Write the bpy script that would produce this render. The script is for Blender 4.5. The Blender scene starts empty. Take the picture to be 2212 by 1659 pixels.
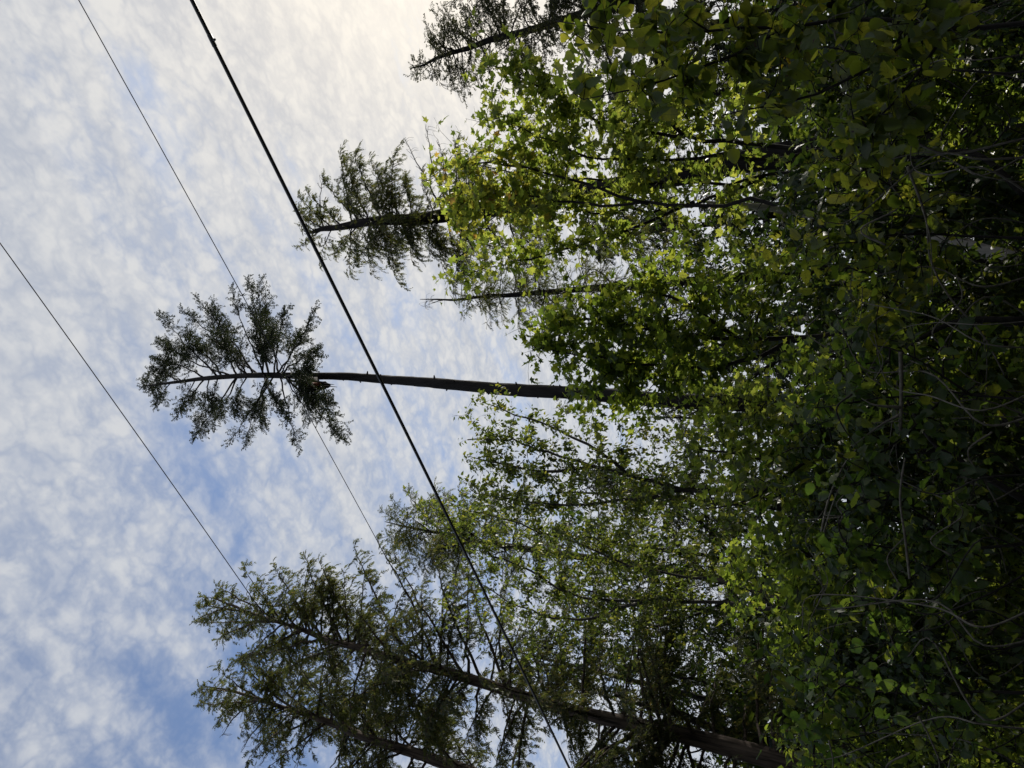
import bpy, math
import numpy as np

# ------------------------------------------------------------------ camera
FOC = 1661.0                      # focal length in units of a 2212 x 1659 frame
PITCH = math.radians(31.0)
EYE = np.array([0.0, 0.0, 1.6])
Fw = np.array([0, math.cos(PITCH), math.sin(PITCH)])
Rt = np.array([1.0, 0, 0])
Up = np.array([0, -math.sin(PITCH), math.cos(PITCH)])
scene = bpy.context.scene
COL = scene.collection
from mathutils import Matrix, Vector
cam_d = bpy.data.cameras.new('camera')
cam_d.sensor_width = 36.0
cam_d.lens = FOC / 2212.0 * 36.0
cam_d.clip_end = 5000
cam = bpy.data.objects.new('camera', cam_d)
COL.objects.link(cam)
# the phone was held upright and the picture stored sideways: world up points to the left of the frame
cx, cy, cz = -Up, Rt, -Fw
cam.matrix_world = Matrix(((cx[0], cy[0], cz[0], EYE[0]), (cx[1], cy[1], cz[1], EYE[1]), (cx[2], cy[2], cz[2], EYE[2]), (0, 0, 0, 1)))
scene.camera = cam


def ray(px, py):
    return Fw + Rt * ((829.5 - py) / FOC) + Up * ((1106.0 - px) / FOC)


def at(px, py, Y):
    d = ray(px, py)
    return EYE + d * (Y / d[1])


def project(P):
    Q = np.atleast_2d(P) - EYE
    w = Q @ Fw
    return 1106.0 - FOC * (Q @ Up) / w, 829.5 - FOC * (Q @ Rt) / w, w


# ------------------------------------------------------------------ sky, sun, exposure
sun_dir = ray(960, -260)
sun_dir = sun_dir / np.linalg.norm(sun_dir)
SUN_EL = math.asin(sun_dir[2])
SUN_AZ = math.atan2(sun_dir[0], sun_dir[1])
world = bpy.data.worlds.new('World')
scene.world = world
world.use_nodes = True
wn, wl = world.node_tree.nodes, world.node_tree.links
wn.clear()


def wnode(t, **kw):
    n = wn.new(t)
    for k, v in kw.items():
        setattr(n, k, v)
    return n


def wmath(op, a, b=None, c=None, clamp=False):
    n = wn.new('ShaderNodeMath')
    n.operation = op
    n.use_clamp = clamp
    for i, v in enumerate((a, b, c)):
        if v is None:
            continue
        if hasattr(v, 'links'):
            wl.new(v, n.inputs[i])
        else:
            n.inputs[i].default_value = v
    return n.outputs[0]


def wmix(fac, a, b):
    n = wn.new('ShaderNodeMix')
    n.data_type = 'RGBA'
    for sock, v in ((n.inputs['Factor'], fac), (n.inputs[6], a), (n.inputs[7], b)):
        if hasattr(v, 'links'):
            wl.new(v, sock)
        else:
            sock.default_value = v
    return n.outputs[2]


def wramp(v, lo, hi):
    n = wn.new('ShaderNodeMapRange')
    n.interpolation_type = 'SMOOTHSTEP'
    wl.new(v, n.inputs[0])
    n.inputs[1].default_value = lo
    n.inputs[2].default_value = hi
    return n.outputs[0]


sky = wnode('ShaderNodeTexSky', sky_type='NISHITA')
sky.sun_disc = False
sky.sun_elevation = SUN_EL
sky.sun_rotation = SUN_AZ
sky.air_density = 1.0
sky.dust_density = 1.2
sky.ozone_density = 1.5
tc = wnode('ShaderNodeTexCoord')
sep = wnode('ShaderNodeSeparateXYZ')
wl.new(tc.outputs['Generated'], sep.inputs[0])
zz = wmath('MAXIMUM', sep.outputs[2], 0.06)
u = wmath('DIVIDE', sep.outputs[0], zz)
v = wmath('DIVIDE', sep.outputs[1], zz)
comb = wnode('ShaderNodeCombineXYZ')
wl.new(u, comb.inputs[0])
wl.new(v, comb.inputs[1])


def wnoise(scale, detail, rough, dist, rot=0.0, sc=(1, 1, 1), loc=(0, 0, 0)):
    m = wnode('ShaderNodeMapping', vector_type='TEXTURE')
    m.inputs['Rotation'].default_value = (0, 0, rot)
    m.inputs['Scale'].default_value = sc
    m.inputs['Location'].default_value = loc
    wl.new(comb.outputs[0], m.inputs[0])
    n = wnode('ShaderNodeTexNoise')
    n.inputs['Scale'].default_value = scale
    n.inputs['Detail'].default_value = detail
    n.inputs['Roughness'].default_value = rough
    n.inputs['Distortion'].default_value = dist
    wl.new(m.outputs[0], n.inputs['Vector'])
    return n.outputs['Fac']


big = wnoise(2.4, 3.0, 0.5, 0.2, rot=0.93, sc=(0.75, 1.5, 1), loc=(1.3, 0.4, 0))
cell = wnoise(14.0, 6.0, 0.6, 0.12, rot=0.93, sc=(0.9, 1.25, 1), loc=(0.7, 0.2, 0))
lump = wnoise(24.0, 3.0, 0.55, 0.2, rot=0.8, sc=(0.9, 1.1, 1), loc=(2.7, 4.2, 0))
streak = wnoise(5.5, 4.0, 0.55, 0.3, rot=0.93, sc=(0.5, 2.2, 1), loc=(5.7, 2.2, 0))
# altocumulus lumps: bright bodies with thin creases between them
billow = wramp(wmath('ABSOLUTE', wmath('SUBTRACT', lump, 0.5)), -0.03, 0.17)
# cover of the cloud sheet: thins out towards -x, where the sheet ends
ucl = wmath('MINIMUM', wmath('MAXIMUM', u, -0.55), 0.6)
cov = wmath('ADD', wmath('MULTIPLY', big, 0.85), wmath('MULTIPLY', cell, 0.46))
cov = wmath('ADD', cov, wmath('MULTIPLY', streak, 0.55))
cov = wmath('ADD', cov, wmath('MULTIPLY', billow, 0.06))
cov = wmath('ADD', cov, wmath('MULTIPLY', ucl, 0.40))
low = wmath('MULTIPLY', wmath('MAXIMUM', wmath('SUBTRACT', 0.62, sep.outputs[2]), 0.0), 1.1)
cov = wmath('ADD', cov, low)
cov = wramp(cov, 0.56, 1.08)
cov = wmath('ADD', wmath('MULTIPLY', cov, 0.80), 0.16)
dotn = wnode('ShaderNodeVectorMath', operation='DOT_PRODUCT')
wl.new(tc.outputs['Generated'], dotn.inputs[0])
dotn.inputs[1].default_value = tuple(sun_dir)
dd = wmath('MAXIMUM', dotn.outputs['Value'], 0.0)
glow = wmath('POWER', dd, 7.0)
core = wmath('POWER', dd, 30.0)
puff = wmath('ADD', wmath('MULTIPLY', wramp(cell, 0.38, 0.60), 0.5), wmath('MULTIPLY', billow, 0.5))
# thin cloud lit through by the sun: brighter near it
base = wmix(puff, (5.5, 6.0, 7.0, 1), (7.7, 7.9, 8.2, 1))
lit = wmix(puff, (6.7, 6.8, 7.1, 1), (10.3, 9.9, 9.2, 1))
ccol = wmix(glow, base, lit)
ccol = wmix(wmath('MULTIPLY', core, 0.75), ccol, (14.0, 12.4, 10.0, 1))
skyc = wnode('ShaderNodeMix', data_type='RGBA', blend_type='MULTIPLY')
skyc.inputs['Factor'].default_value = 1.0
wl.new(sky.outputs[0], skyc.inputs[6])
skyc.inputs[7].default_value = (1.3, 1.6, 1.95, 1)
final = wmix(cov, skyc.outputs[2], ccol)
bg = wnode('ShaderNodeBackground')
bg.inputs['Strength'].default_value = 0.085
wl.new(final, bg.inputs[0])
wo = wnode('ShaderNodeOutputWorld')
wl.new(bg.outputs[0], wo.inputs[0])

sun_d = bpy.data.lights.new('sun', 'SUN')
sun_d.energy = 4.6
sun_d.angle = math.radians(1.5)
sun_d.color = (1.0, 0.94, 0.84)
sun = bpy.data.objects.new('sun', sun_d)
COL.objects.link(sun)
sun.rotation_euler = Vector(-sun_dir).to_track_quat('-Z', 'Y').to_euler()
vs = scene.view_settings
vs.view_transform = 'Standard'
vs.look = 'None'
vs.exposure = 0.0
vs.gamma = 1.0
vs.use_curve_mapping = False
scene.cycles.max_bounces = 6
scene.cycles.transmission_bounces = 4
scene.cycles.diffuse_bounces = 3
scene.cycles.glossy_bounces = 2

# ------------------------------------------------------------------ materials


def new_mat(name):
    m = bpy.data.materials.new(name)
    m.use_nodes = True
    m.node_tree.nodes.clear()
    return m, m.node_tree.nodes, m.node_tree.links


def leaf_mat(name, cols, trans, rough=0.45, tfac=0.45, spec=0.4, veins=False):
    """cols / trans: colour ramps sampled by a random number per leaf"""
    m, N, L = new_mat(name)
    geo = N.new('ShaderNodeNewGeometry')
    oi = N.new('ShaderNodeObjectInfo')
    add = N.new('ShaderNodeMath'); add.operation = 'ADD'
    L.new(geo.outputs['Random Per Island'], add.inputs[0])
    L.new(oi.outputs['Random'], add.inputs[1])
    fr = N.new('ShaderNodeMath'); fr.operation = 'FRACT'
    L.new(add.outputs[0], fr.inputs[0])

    def ramp(cl):
        r = N.new('ShaderNodeValToRGB')
        els = r.color_ramp.elements
        while len(els) < len(cl):
            els.new(0.5)
        for e, (p, c) in zip(els, cl):
            e.position = p
            e.color = (*c, 1)
        L.new(fr.outputs[0], r.inputs[0])
        return r.outputs[0]
    tex = N.new('ShaderNodeTexCoord')
    noi = N.new('ShaderNodeTexNoise')
    noi.inputs['Scale'].default_value = 22.0
    noi.inputs['Detail'].default_value = 3.0
    L.new(tex.outputs['Object'], noi.inputs['Vector'])
    hsv = N.new('ShaderNodeHueSaturation')
    mr = N.new('ShaderNodeMapRange')
    L.new(noi.outputs['Fac'], mr.inputs[0])
    mr.inputs[1].default_value = 0.3; mr.inputs[2].default_value = 0.7
    mr.inputs[3].default_value = 0.75; mr.inputs[4].default_value = 1.25
    L.new(mr.outputs[0], hsv.inputs['Value'])
    L.new(ramp(cols), hsv.inputs['Color'])
    pb = N.new('ShaderNodeBsdfPrincipled')
    base_c, trans_c = hsv.outputs[0], ramp(trans)
    if veins:
        def mth(op, a, b=None):
            n = N.new('ShaderNodeMath'); n.operation = op
            for i, v in enumerate((a, b)):
                if v is None:
                    continue
                if hasattr(v, 'links'):
                    L.new(v, n.inputs[i])
                else:
                    n.inputs[i].default_value = v
            return n.outputs[0]

        def mxc(f, a, b, bt='MIX'):
            n = N.new('ShaderNodeMix'); n.data_type = 'RGBA'; n.blend_type = bt
            for so, v in ((n.inputs['Factor'], f), (n.inputs[6], a), (n.inputs[7], b)):
                if hasattr(v, 'links'):
                    L.new(v, so)
                else:
                    so.default_value = v
            return n.outputs[2]
        sx = N.new('ShaderNodeSeparateXYZ')
        L.new(tex.outputs['Generated'], sx.inputs[0])
        ax = mth('ABSOLUTE', mth('SUBTRACT', sx.outputs[0], 0.5))
        mid = mth('LESS_THAN', ax, 0.022)
        ph = mth('FRACT', mth('MULTIPLY', mth('SUBTRACT', sx.outputs[1], mth('MULTIPLY', ax, 0.55)), 7.0))
        sv = mth('LESS_THAN', ph, 0.13)
        vein = mth('MAXIMUM', mid, mth('MULTIPLY', sv, 0.6))
        base_c = mxc(mth('MULTIPLY', vein, 0.45), base_c, (.12, .15, .05, 1))
        trans_c = mxc(mth('MULTIPLY', vein, 0.55), trans_c, (.10, .13, .02, 1))
        # brown spots and edges on some leaves
        sp = N.new('ShaderNodeTexNoise'); sp.inputs['Scale'].default_value = 5.0; sp.inputs['Detail'].default_value = 4.0
        mp = N.new('ShaderNodeVectorMath'); mp.operation = 'ADD'
        L.new(tex.outputs['Generated'], mp.inputs[0])
        cmb = N.new('ShaderNodeCombineXYZ'); L.new(mth('MULTIPLY', oi.outputs['Random'], 90.0), cmb.inputs[0])
        L.new(cmb.outputs[0], mp.inputs[1]); L.new(mp.outputs[0], sp.inputs['Vector'])
        spot = mth('GREATER_THAN', sp.outputs['Fac'], 0.66)
        base_c = mxc(spot, base_c, (.06, .035, .015, 1))
        trans_c = mxc(spot, trans_c, (.10, .06, .015, 1))
    L.new(base_c, pb.inputs['Base Color'])
    pb.inputs['Roughness'].default_value = rough
    pb.inputs['Specular IOR Level'].default_value = spec
    tr = N.new('ShaderNodeBsdfTranslucent')
    L.new(trans_c, tr.inputs[0])
    mx = N.new('ShaderNodeMixShader')
    mx.inputs[0].default_value = tfac
    L.new(pb.outputs[0], mx.inputs[1])
    L.new(tr.outputs[0], mx.inputs[2])
    out = N.new('ShaderNodeOutputMaterial')
    L.new(mx.outputs[0], out.inputs[0])
    return m


def bark_mat(name, c1, c2, scale=8.0, stretch=0.18, bump=0.6, rough=0.9):
    m, N, L = new_mat(name)
    tex = N.new('ShaderNodeTexCoord')
    mp = N.new('ShaderNodeMapping')
    mp.inputs['Scale'].default_value = (1, 1, stretch)
    L.new(tex.outputs['Object'], mp.inputs[0])
    no = N.new('ShaderNodeTexNoise')
    no.inputs['Scale'].default_value = scale
    no.inputs['Detail'].default_value = 6
    no.inputs['Roughness'].default_value = 0.65
    L.new(mp.outputs[0], no.inputs['Vector'])
    r = N.new('ShaderNodeValToRGB')
    r.color_ramp.elements[0].position = 0.35
    r.color_ramp.elements[0].color = (*c1, 1)
    r.color_ramp.elements[1].position = 0.68
    r.color_ramp.elements[1].color = (*c2, 1)
    L.new(no.outputs['Fac'], r.inputs[0])
    pb = N.new('ShaderNodeBsdfPrincipled')
    pb.inputs['Roughness'].default_value = rough
    pb.inputs['Specular IOR Level'].default_value = 0.2
    L.new(r.outputs[0], pb.inputs['Base Color'])
    bp = N.new('ShaderNodeBump')
    bp.inputs['Strength'].default_value = bump
    bp.inputs['Distance'].default_value = 0.03
    L.new(no.outputs['Fac'], bp.inputs['Height'])
    L.new(bp.outputs[0], pb.inputs['Normal'])
    out = N.new('ShaderNodeOutputMaterial')
    L.new(pb.outputs[0], out.inputs[0])
    return m


M = {}
_leaf = leaf_mat


def leaf_mat(name, cols, trans, **kw):
    M[name + '/v'] = _leaf(name + '_veined', cols, trans, veins=True, **kw)
    return _leaf(name, cols, trans, **kw)


M['maple'] = leaf_mat('maple_leaf', [(0, (.030, .050, .012)), (.7, (.045, .070, .014)), (1, (.075, .09, .018))],
                      [(0, (.20, .29, .034)), (.5, (.35, .44, .055)), (1, (.58, .60, .085))], tfac=.56)
M['maple_gold'] = leaf_mat('turning_maple_leaf', [(0, (.05, .07, .014)), (.6, (.09, .09, .018)), (.92, (.13, .10, .02)), (1, (.20, .07, .02))],
                           [(0, (.40, .46, .05)), (.7, (.58, .56, .07)), (.93, (.62, .48, .07)), (1, (.55, .28, .06))], tfac=.6)
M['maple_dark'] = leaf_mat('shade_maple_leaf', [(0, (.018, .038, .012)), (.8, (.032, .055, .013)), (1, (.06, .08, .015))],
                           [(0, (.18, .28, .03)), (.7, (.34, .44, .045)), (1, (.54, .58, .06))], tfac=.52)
M['birch'] = leaf_mat('birch_leaf', [(0, (.020, .036, .013)), (.75, (.038, .058, .016)), (.95, (.065, .08, .018)), (1, (.12, .09, .02))],
                      [(0, (.15, .22, .032)), (.75, (.29, .36, .05)), (1, (.50, .48, .06))], tfac=.42, spec=.5)
M['hazel'] = leaf_mat('hazel_leaf', [(0, (.016, .034, .012)), (.7, (.028, .050, .014)), (1, (.05, .07, .016))],
                      [(0, (.16, .24, .020)), (.5, (.32, .40, .034)), (1, (.58, .56, .05))], tfac=.5, rough=.5)
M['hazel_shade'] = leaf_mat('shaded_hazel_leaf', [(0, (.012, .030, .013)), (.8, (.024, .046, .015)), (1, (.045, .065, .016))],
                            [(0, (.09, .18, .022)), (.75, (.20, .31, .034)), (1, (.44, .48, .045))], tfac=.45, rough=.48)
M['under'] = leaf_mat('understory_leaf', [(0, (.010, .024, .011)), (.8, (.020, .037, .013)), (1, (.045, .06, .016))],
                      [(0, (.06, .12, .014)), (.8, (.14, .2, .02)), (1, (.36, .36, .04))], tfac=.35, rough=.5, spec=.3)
M['yellow'] = leaf_mat('yellow_leaf', [(0, (.18, .14, .015)), (1, (.30, .20, .02))], [(0, (.45, .36, .02)), (1, (.6, .42, .02))], tfac=.5)
M['hemlock'] = leaf_mat('hemlock_needle', [(0, (.010, .016, .010)), (1, (.022, .030, .014))], [(0, (.03, .045, .014)), (1, (.07, .09, .022))], tfac=.25, rough=.6, spec=.3)
M['cedar'] = leaf_mat('cedar_frond', [(0, (.014, .024, .011)), (.7, (.028, .038, .015)), (.93, (.06, .058, .02)), (1, (.12, .07, .03))],
                      [(0, (.07, .10, .025)), (.8, (.18, .20, .04)), (1, (.28, .22, .06))], tfac=.38, rough=.55, spec=.35)
M['fir'] = leaf_mat('fir_needle', [(0, (.016, .022, .013)), (1, (.034, .040, .020))], [(0, (.06, .075, .025)), (1, (.16, .16, .05))], tfac=.33, rough=.6, spec=.3)
M['bark_dark'] = bark_mat('dark_bark', (.010, .009, .009), (.030, .027, .026))
M['bark_cedar'] = bark_mat('cedar_bark', (.016, .013, .012), (.13, .10, .08), scale=16, stretch=.06, bump=1.0)
M['bark_grey'] = bark_mat('grey_bark', (.022, .020, .018), (.07, .065, .058), scale=10, stretch=.5, bump=.3)
M['bark_pale'] = bark_mat('bleached_wood', (.16, .15, .135), (.36, .34, .31), scale=16, stretch=.08, bump=.4)
M['twig'] = bark_mat('twig_bark', (.010, .009, .008), (.028, .025, .022), scale=20, stretch=1, bump=.2)
M['vine'] = bark_mat('vine_bark', (.06, .055, .045), (.15, .14, .12), scale=25, stretch=.6, bump=.3)
M['torn'] = bark_mat('torn_red_wood', (.16, .05, .03), (.34, .13, .08), scale=20, stretch=.2, bump=.8)
M['soil'] = bark_mat('forest_soil', (.02, .017, .012), (.06, .05, .035), scale=2.5, stretch=1, bump=.5)
M['asphalt'] = bark_mat('asphalt', (.035, .035, .036), (.065, .064, .062), scale=60, stretch=1, bump=.3)
M['gravel'] = bark_mat('gravel_verge', (.06, .055, .048), (.16, .15, .13), scale=40, stretch=1, bump=.6)


def plain(name, col, rough=.5, metal=0.0):
    m, N, L = new_mat(name)
    no = N.new('ShaderNodeTexNoise')
    no.inputs['Scale'].default_value = 30
    r = N.new('ShaderNodeValToRGB')
    r.color_ramp.elements[0].color = (*[c * .8 for c in col], 1)
    r.color_ramp.elements[1].color = (*[c * 1.2 for c in col], 1)
    L.new(no.outputs['Fac'], r.inputs[0])
    pb = N.new('ShaderNodeBsdfPrincipled')
    pb.inputs['Roughness'].default_value = rough
    pb.inputs['Metallic'].default_value = metal
    L.new(r.outputs[0], pb.inputs['Base Color'])
    out = N.new('ShaderNodeOutputMaterial')
    L.new(pb.outputs[0], out.inputs[0])
    return m


M['rubber'] = plain('black_rubber', (.012, .012, .013), .55)
M['steel'] = plain('weathered_steel', (.10, .10, .105), .5, .7)
M['wire'] = plain('conductor', (.035, .033, .045), .5, .3)

# ------------------------------------------------------------------ mesh helpers
rng = np.random.default_rng(11)


def norm(a):
    a = np.asarray(a, float)
    return a / np.maximum(np.linalg.norm(a, axis=-1, keepdims=True), 1e-9)


def mesh_from(name, V, tris=None, quads=None, mat=None, smooth=False):
    me = bpy.data.meshes.new(name)
    V = np.asarray(V, np.float32).reshape(-1, 3)
    me.vertices.add(len(V))
    me.vertices.foreach_set('co', V.ravel())
    parts, starts, pos = [], [], 0
    for A, k in ((tris, 3), (quads, 4)):
        if A is not None and len(A):
            A = np.asarray(A, np.int32).reshape(-1, k)
            parts.append(A.ravel())
            starts.append(pos + np.arange(len(A), dtype=np.int32) * k)
            pos += A.size
    idx = np.concatenate(parts)
    st = np.concatenate(starts)
    me.loops.add(len(idx))
    me.loops.foreach_set('vertex_index', idx)
    me.polygons.add(len(st))
    me.polygons.foreach_set('loop_start', st)
    if smooth:
        me.polygons.foreach_set('use_smooth', np.ones(len(st), bool))
    me.update(calc_edges=True)
    if mat:
        me.materials.append(mat)
    return me


def link(name, me, parent=None, kind=None):
    o = bpy.data.objects.new(name, me)
    COL.objects.link(o)
    if parent is not None:
        o.parent = parent
        o.location = -np.array(parent['_base']) if '_base' in parent else (0, 0, 0)
    if kind:
        o['kind'] = kind
    return o


BASE = {}


def thing(name, label, cat, base, group=None):
    o = bpy.data.objects.new(name, None)
    o.empty_display_size = 0.3
    COL.objects.link(o)
    o.location = [float(b) for b in base]
    o['label'] = label
    o['category'] = cat
    if group:
        o['group'] = group
    BASE[o.name] = np.array(base, float)
    return o


class Acc:
    """collects vertices, triangles and quads in world space"""

    def __init__(s):
        s.V, s.T, s.Q, s.n = [], [], [], 0

    def add(s, V, T=None, Q=None):
        V = np.asarray(V, float).reshape(-1, 3)
        s.V.append(V)
        if T is not None and len(T):
            s.T.append(np.asarray(T) + s.n)
        if Q is not None and len(Q):
            s.Q.append(np.asarray(Q) + s.n)
        s.n += len(V)

    def tube(s, P, R, k=5, cap=True, wob=0.0, rg=None):
        P = np.asarray(P, float)
        n = len(P)
        R = np.broadcast_to(np.asarray(R, float), (n,))
        T = norm(np.gradient(P, axis=0))
        ref = np.array([0, 0, 1.0]) if abs(T[0][2]) < .8 else np.array([1.0, 0, 0])
        B = norm(np.cross(T, ref))
        Nn = np.cross(B, T)
        a = np.arange(k) * 2 * math.pi / k
        rr = R[:, None] * np.ones(k)
        if wob and rg is not None:
            rr = rr * (1 + wob * rg.standard_normal((n, k)))
        V = P[:, None, :] + rr[:, :, None] * (np.cos(a)[None, :, None] * B[:, None, :] + np.sin(a)[None, :, None] * Nn[:, None, :])
        i = np.arange(n - 1)[:, None] * k
        j = np.arange(k)[None, :]
        j2 = (j + 1) % k
        Q = np.stack([i + j, i + j2, i + k + j2, i + k + j], -1).reshape(-1, 4)
        V = V.reshape(-1, 3)
        T3 = []
        if cap:
            V = np.vstack([V, P[:1], P[-1:]])
            c0, c1 = n * k, n * k + 1
            for q in range(k):
                T3.append((c0, (q + 1) % k, q))
                T3.append((c1, (n - 1) * k + q, (n - 1) * k + (q + 1) % k))
        s.add(V, T3, Q)

    def build(s, name, mat, parent, kind=None, smooth=True):
        if not s.V:
            return None
        V = np.vstack(s.V)
        if parent is not None:
            V = V - BASE[parent.name]
        T = np.vstack(s.T) if s.T else None
        Q = np.vstack(s.Q) if s.Q else None
        o = bpy.data.objects.new(name, mesh_from(name, V, T, Q, mat, smooth))
        COL.objects.link(o)
        o.parent = parent
        if kind:
            o['kind'] = kind
        return o


def spline(P, n):
    """Catmull-Rom through points, n samples"""
    P = np.asarray(P, float)
    if len(P) == 2:
        t = np.linspace(0, 1, n)[:, None]
        return P[0] * (1 - t) + P[1] * t
    Q = np.vstack([2 * P[0] - P[1], P, 2 * P[-1] - P[-2]])
    out = []
    for t in np.linspace(0, len(P) - 1 - 1e-6, n):
        i = int(t)
        f = t - i
        p0, p1, p2, p3 = Q[i:i + 4]
        out.append(.5 * ((2 * p1) + (-p0 + p2) * f + (2 * p0 - 5 * p1 + 4 * p2 - p3) * f * f + (-p0 + 3 * p1 - 3 * p2 + p3) * f ** 3))
    return np.array(out)


# ---- leaf templates: x across, y base to tip, z normal
def fan_leaf(half, centre, fold, curl, petiole=.35, twist=0.0):
    h = np.array(half, float)
    right = h
    left = h[1:-1][::-1] * [-1, 1]
    o = np.vstack([right, left])
    pts = np.vstack([[centre], o])
    x, y = pts[:, 0], pts[:, 1]
    z = fold * np.abs(x) - curl * y * y + twist * x * y
    V = np.column_stack([x, y, z])
    n = len(o)
    T = [(0, 1 + i, 1 + (i + 1) % n) for i in range(n)]
    if petiole:
        b = len(V)
        V = np.vstack([V, [[-.012, 0, 0], [.012, 0, 0], [.01, -petiole, .05], [-.01, -petiole, .05]]])
        T += [(b, b + 1, b + 2), (b, b + 2, b + 3)]
    return V, np.array(T)


def rib_leaf(prof, fold, curl, petiole=.2, twist=0.0, wav=0.0, rg=None):
    """leaf with a midrib: prof = [(y, half width)]"""
    V, T = [], []
    for i, (y, w) in enumerate(prof):
        zc = -curl * y * y
        j = 0 if rg is None else wav * rg.standard_normal(2)
        j = np.zeros(2) + j
        V += [(-w, y, zc + fold * w - twist * w * y + j[0] * w), (0, y, zc), (w, y + .0, zc + fold * w + twist * w * y + j[1] * w)]
    for i in range(len(prof) - 1):
        a, b = 3 * i, 3 * i + 3
        T += [(a, a + 1, b + 1), (a, b + 1, b), (a + 1, a + 2, b + 2), (a + 1, b + 2, b + 1)]
    V = np.array(V, float)
    if petiole:
        b = len(V)
        V = np.vstack([V, [[-.012, 0, 0], [.012, 0, 0], [.01, -petiole, .04], [-.01, -petiole, .04]]])
        T += [(b, b + 1, b + 2), (b, b + 2, b + 3)]
    return V, np.array(T)


MAPLE = [(0, 0), (.14, -.05), (.38, .05), (.27, .19), (.44, .29), (.57, .54), (.36, .49), (.19, .55), (.24, .72), (.10, .78), (0, 1.0)]
MAPLE_LO = [(0, 0), (.38, .03), (.26, .2), (.56, .52), (.21, .54), (.14, .76), (0, 1.0)]
HAZ = [(-.03, .06), (.0, .22), (.12, .36), (.26, .43), (.34, .40), (.46, .44), (.55, .38), (.66, .37), (.74, .27), (.84, .24), (.92, .10), (1.03, .0)]
HAZ_LO = [(-.02, .1), (.14, .36), (.4, .43), (.66, .35), (.88, .18), (1.02, .0)]
BIR = [(0, .08), (.12, .31), (.28, .35), (.55, .24), (.8, .10), (1, 0)]
LAN = [(0, .03), (.2, .19), (.45, .24), (.72, .15), (1, 0)]
tr = np.random.default_rng(3)
TPL = {
    'maple': [fan_leaf(MAPLE, (0, .28), f, c, .5, t) for f, c, t in ((.12, .12, .1), (-.15, .3, -.2), (.3, .05, .2), (.0, .45, .0))],
    'maple_lo': [fan_leaf(MAPLE_LO, (0, .28), f, c, 0, t) for f, c, t in ((.12, .12, .1), (-.15, .3, -.2), (.3, .05, .2), (.0, .45, .0))],
    'hazel': [rib_leaf([(y + tr.normal(0, .008), w * sc * tr.uniform(.93, 1.07)) for y, w in HAZ], f, c, .22, t, w_, tr) for f, c, t, w_, sc in
              ((.15, .15, .1, .08, 1), (.4, .3, -.2, .12, .9), (-.15, .45, .2, .14, 1.05), (.7, .1, .15, .1, .8), (.2, .7, -.3, .15, .95), (.9, .5, .2, .1, .7), (.05, .05, .35, .1, .85), (.3, -.25, -.15, .12, 1))],
    'hazel_lo': [rib_leaf(HAZ_LO, f, c, 0, t) for f, c, t in ((.15, .15, .1), (.4, .3, -.2), (-.1, .4, .2), (.7, .1, .1))],
    'birch': [rib_leaf(BIR, f, c, .35, t) for f, c, t in ((.2, .15, .1), (.5, .3, -.2), (-.1, .4, .2), (.8, .1, .1))],
    'birch_lo': [rib_leaf(BIR[:1] + BIR[1:5:2] + BIR[5:], f, c, 0, t) for f, c, t in ((.2, .15, .1), (.5, .3, -.2), (-.1, .4, .2))],
    'lance': [rib_leaf(LAN, f, c, .1, t) for f, c, t in ((.2, .25, .1), (.5, .5, -.2), (.1, .8, .2))],
    'lance_lo': [rib_leaf(LAN, f, c, 0, t) for f, c, t in ((.2, .25, .1), (.5, .5, -.2), (.1, .8, .2))],
}


def frond(seed, n=8, droop=.35, wid=.075, ln=.42, jit=.06, lite=False):
    r = np.random.default_rng(seed)
    V, T = [], []
    for i in range(n):
        y = .05 + .9 * i / n
        for sgn in (-1, 1):
            if r.random() < .12:
                continue
            l = ln * (1 - y * .72) * r.uniform(.7, 1.15)
            yb = y + r.uniform(-.03, .03)
            a = r.uniform(.5, .95)
            z0 = -droop * yb * yb
            yt = yb + l * a
            b = len(V)
            if lite:
                V += [(0, yb - wid / 2, z0), (0, yb + wid * 1.3, z0), (sgn * l * .75, yt, -droop * yt * yt - .12 * l + r.normal(0, jit))]
                T += [(b, b + 1, b + 2)]
                continue
            V += [(0, yb - wid / 2, z0), (0, yb + wid, z0), (sgn * l * .75, yt, -droop * yt * yt - .12 * l + r.normal(0, jit)), (sgn * l * .45, yb + l * a * .35, z0 - .03 + r.normal(0, jit * .5))]
            T += [(b, b + 1, b + 2), (b, b + 2, b + 3)]
    b = len(V)
    V += [(-.015, 0, 0), (.015, 0, 0), (0, 1.0, -droop)]
    T += [(b, b + 1, b + 2)]
    return np.array(V, float), np.array(T)


def tuft(seed, n=8):
    """short needled shoot: ragged needles all round, denser at the end"""
    r = np.random.default_rng(seed)
    V, T = [], []
    for i in range(n * 2):
        y = (i + .5) / (n * 2)
        y = y ** .8
        a = r.uniform(0, 2 * math.pi)
        el = r.uniform(.25, .8)
        l = r.uniform(.18, .34)
        d = np.array([math.cos(a) * math.sqrt(1 - el * el), el, .55 * math.sin(a) * math.sqrt(1 - el * el)])
        p = np.array([0, y, 0])
        s = norm(np.cross(d, [r.normal(), r.normal(), r.normal()])) * .075
        b = len(V)
        V += [p - s * .6, p + d * l + s * 1.25, p + d * l - s * 1.25]
        T += [(b, b + 1, b + 2)]
    b = len(V)
    V += [(-.02, 0, 0), (.02, 0, 0), (0, 1.0, 0)]
    T += [(b, b + 1, b + 2)]
    return np.array(V, float), np.array(T)


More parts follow.
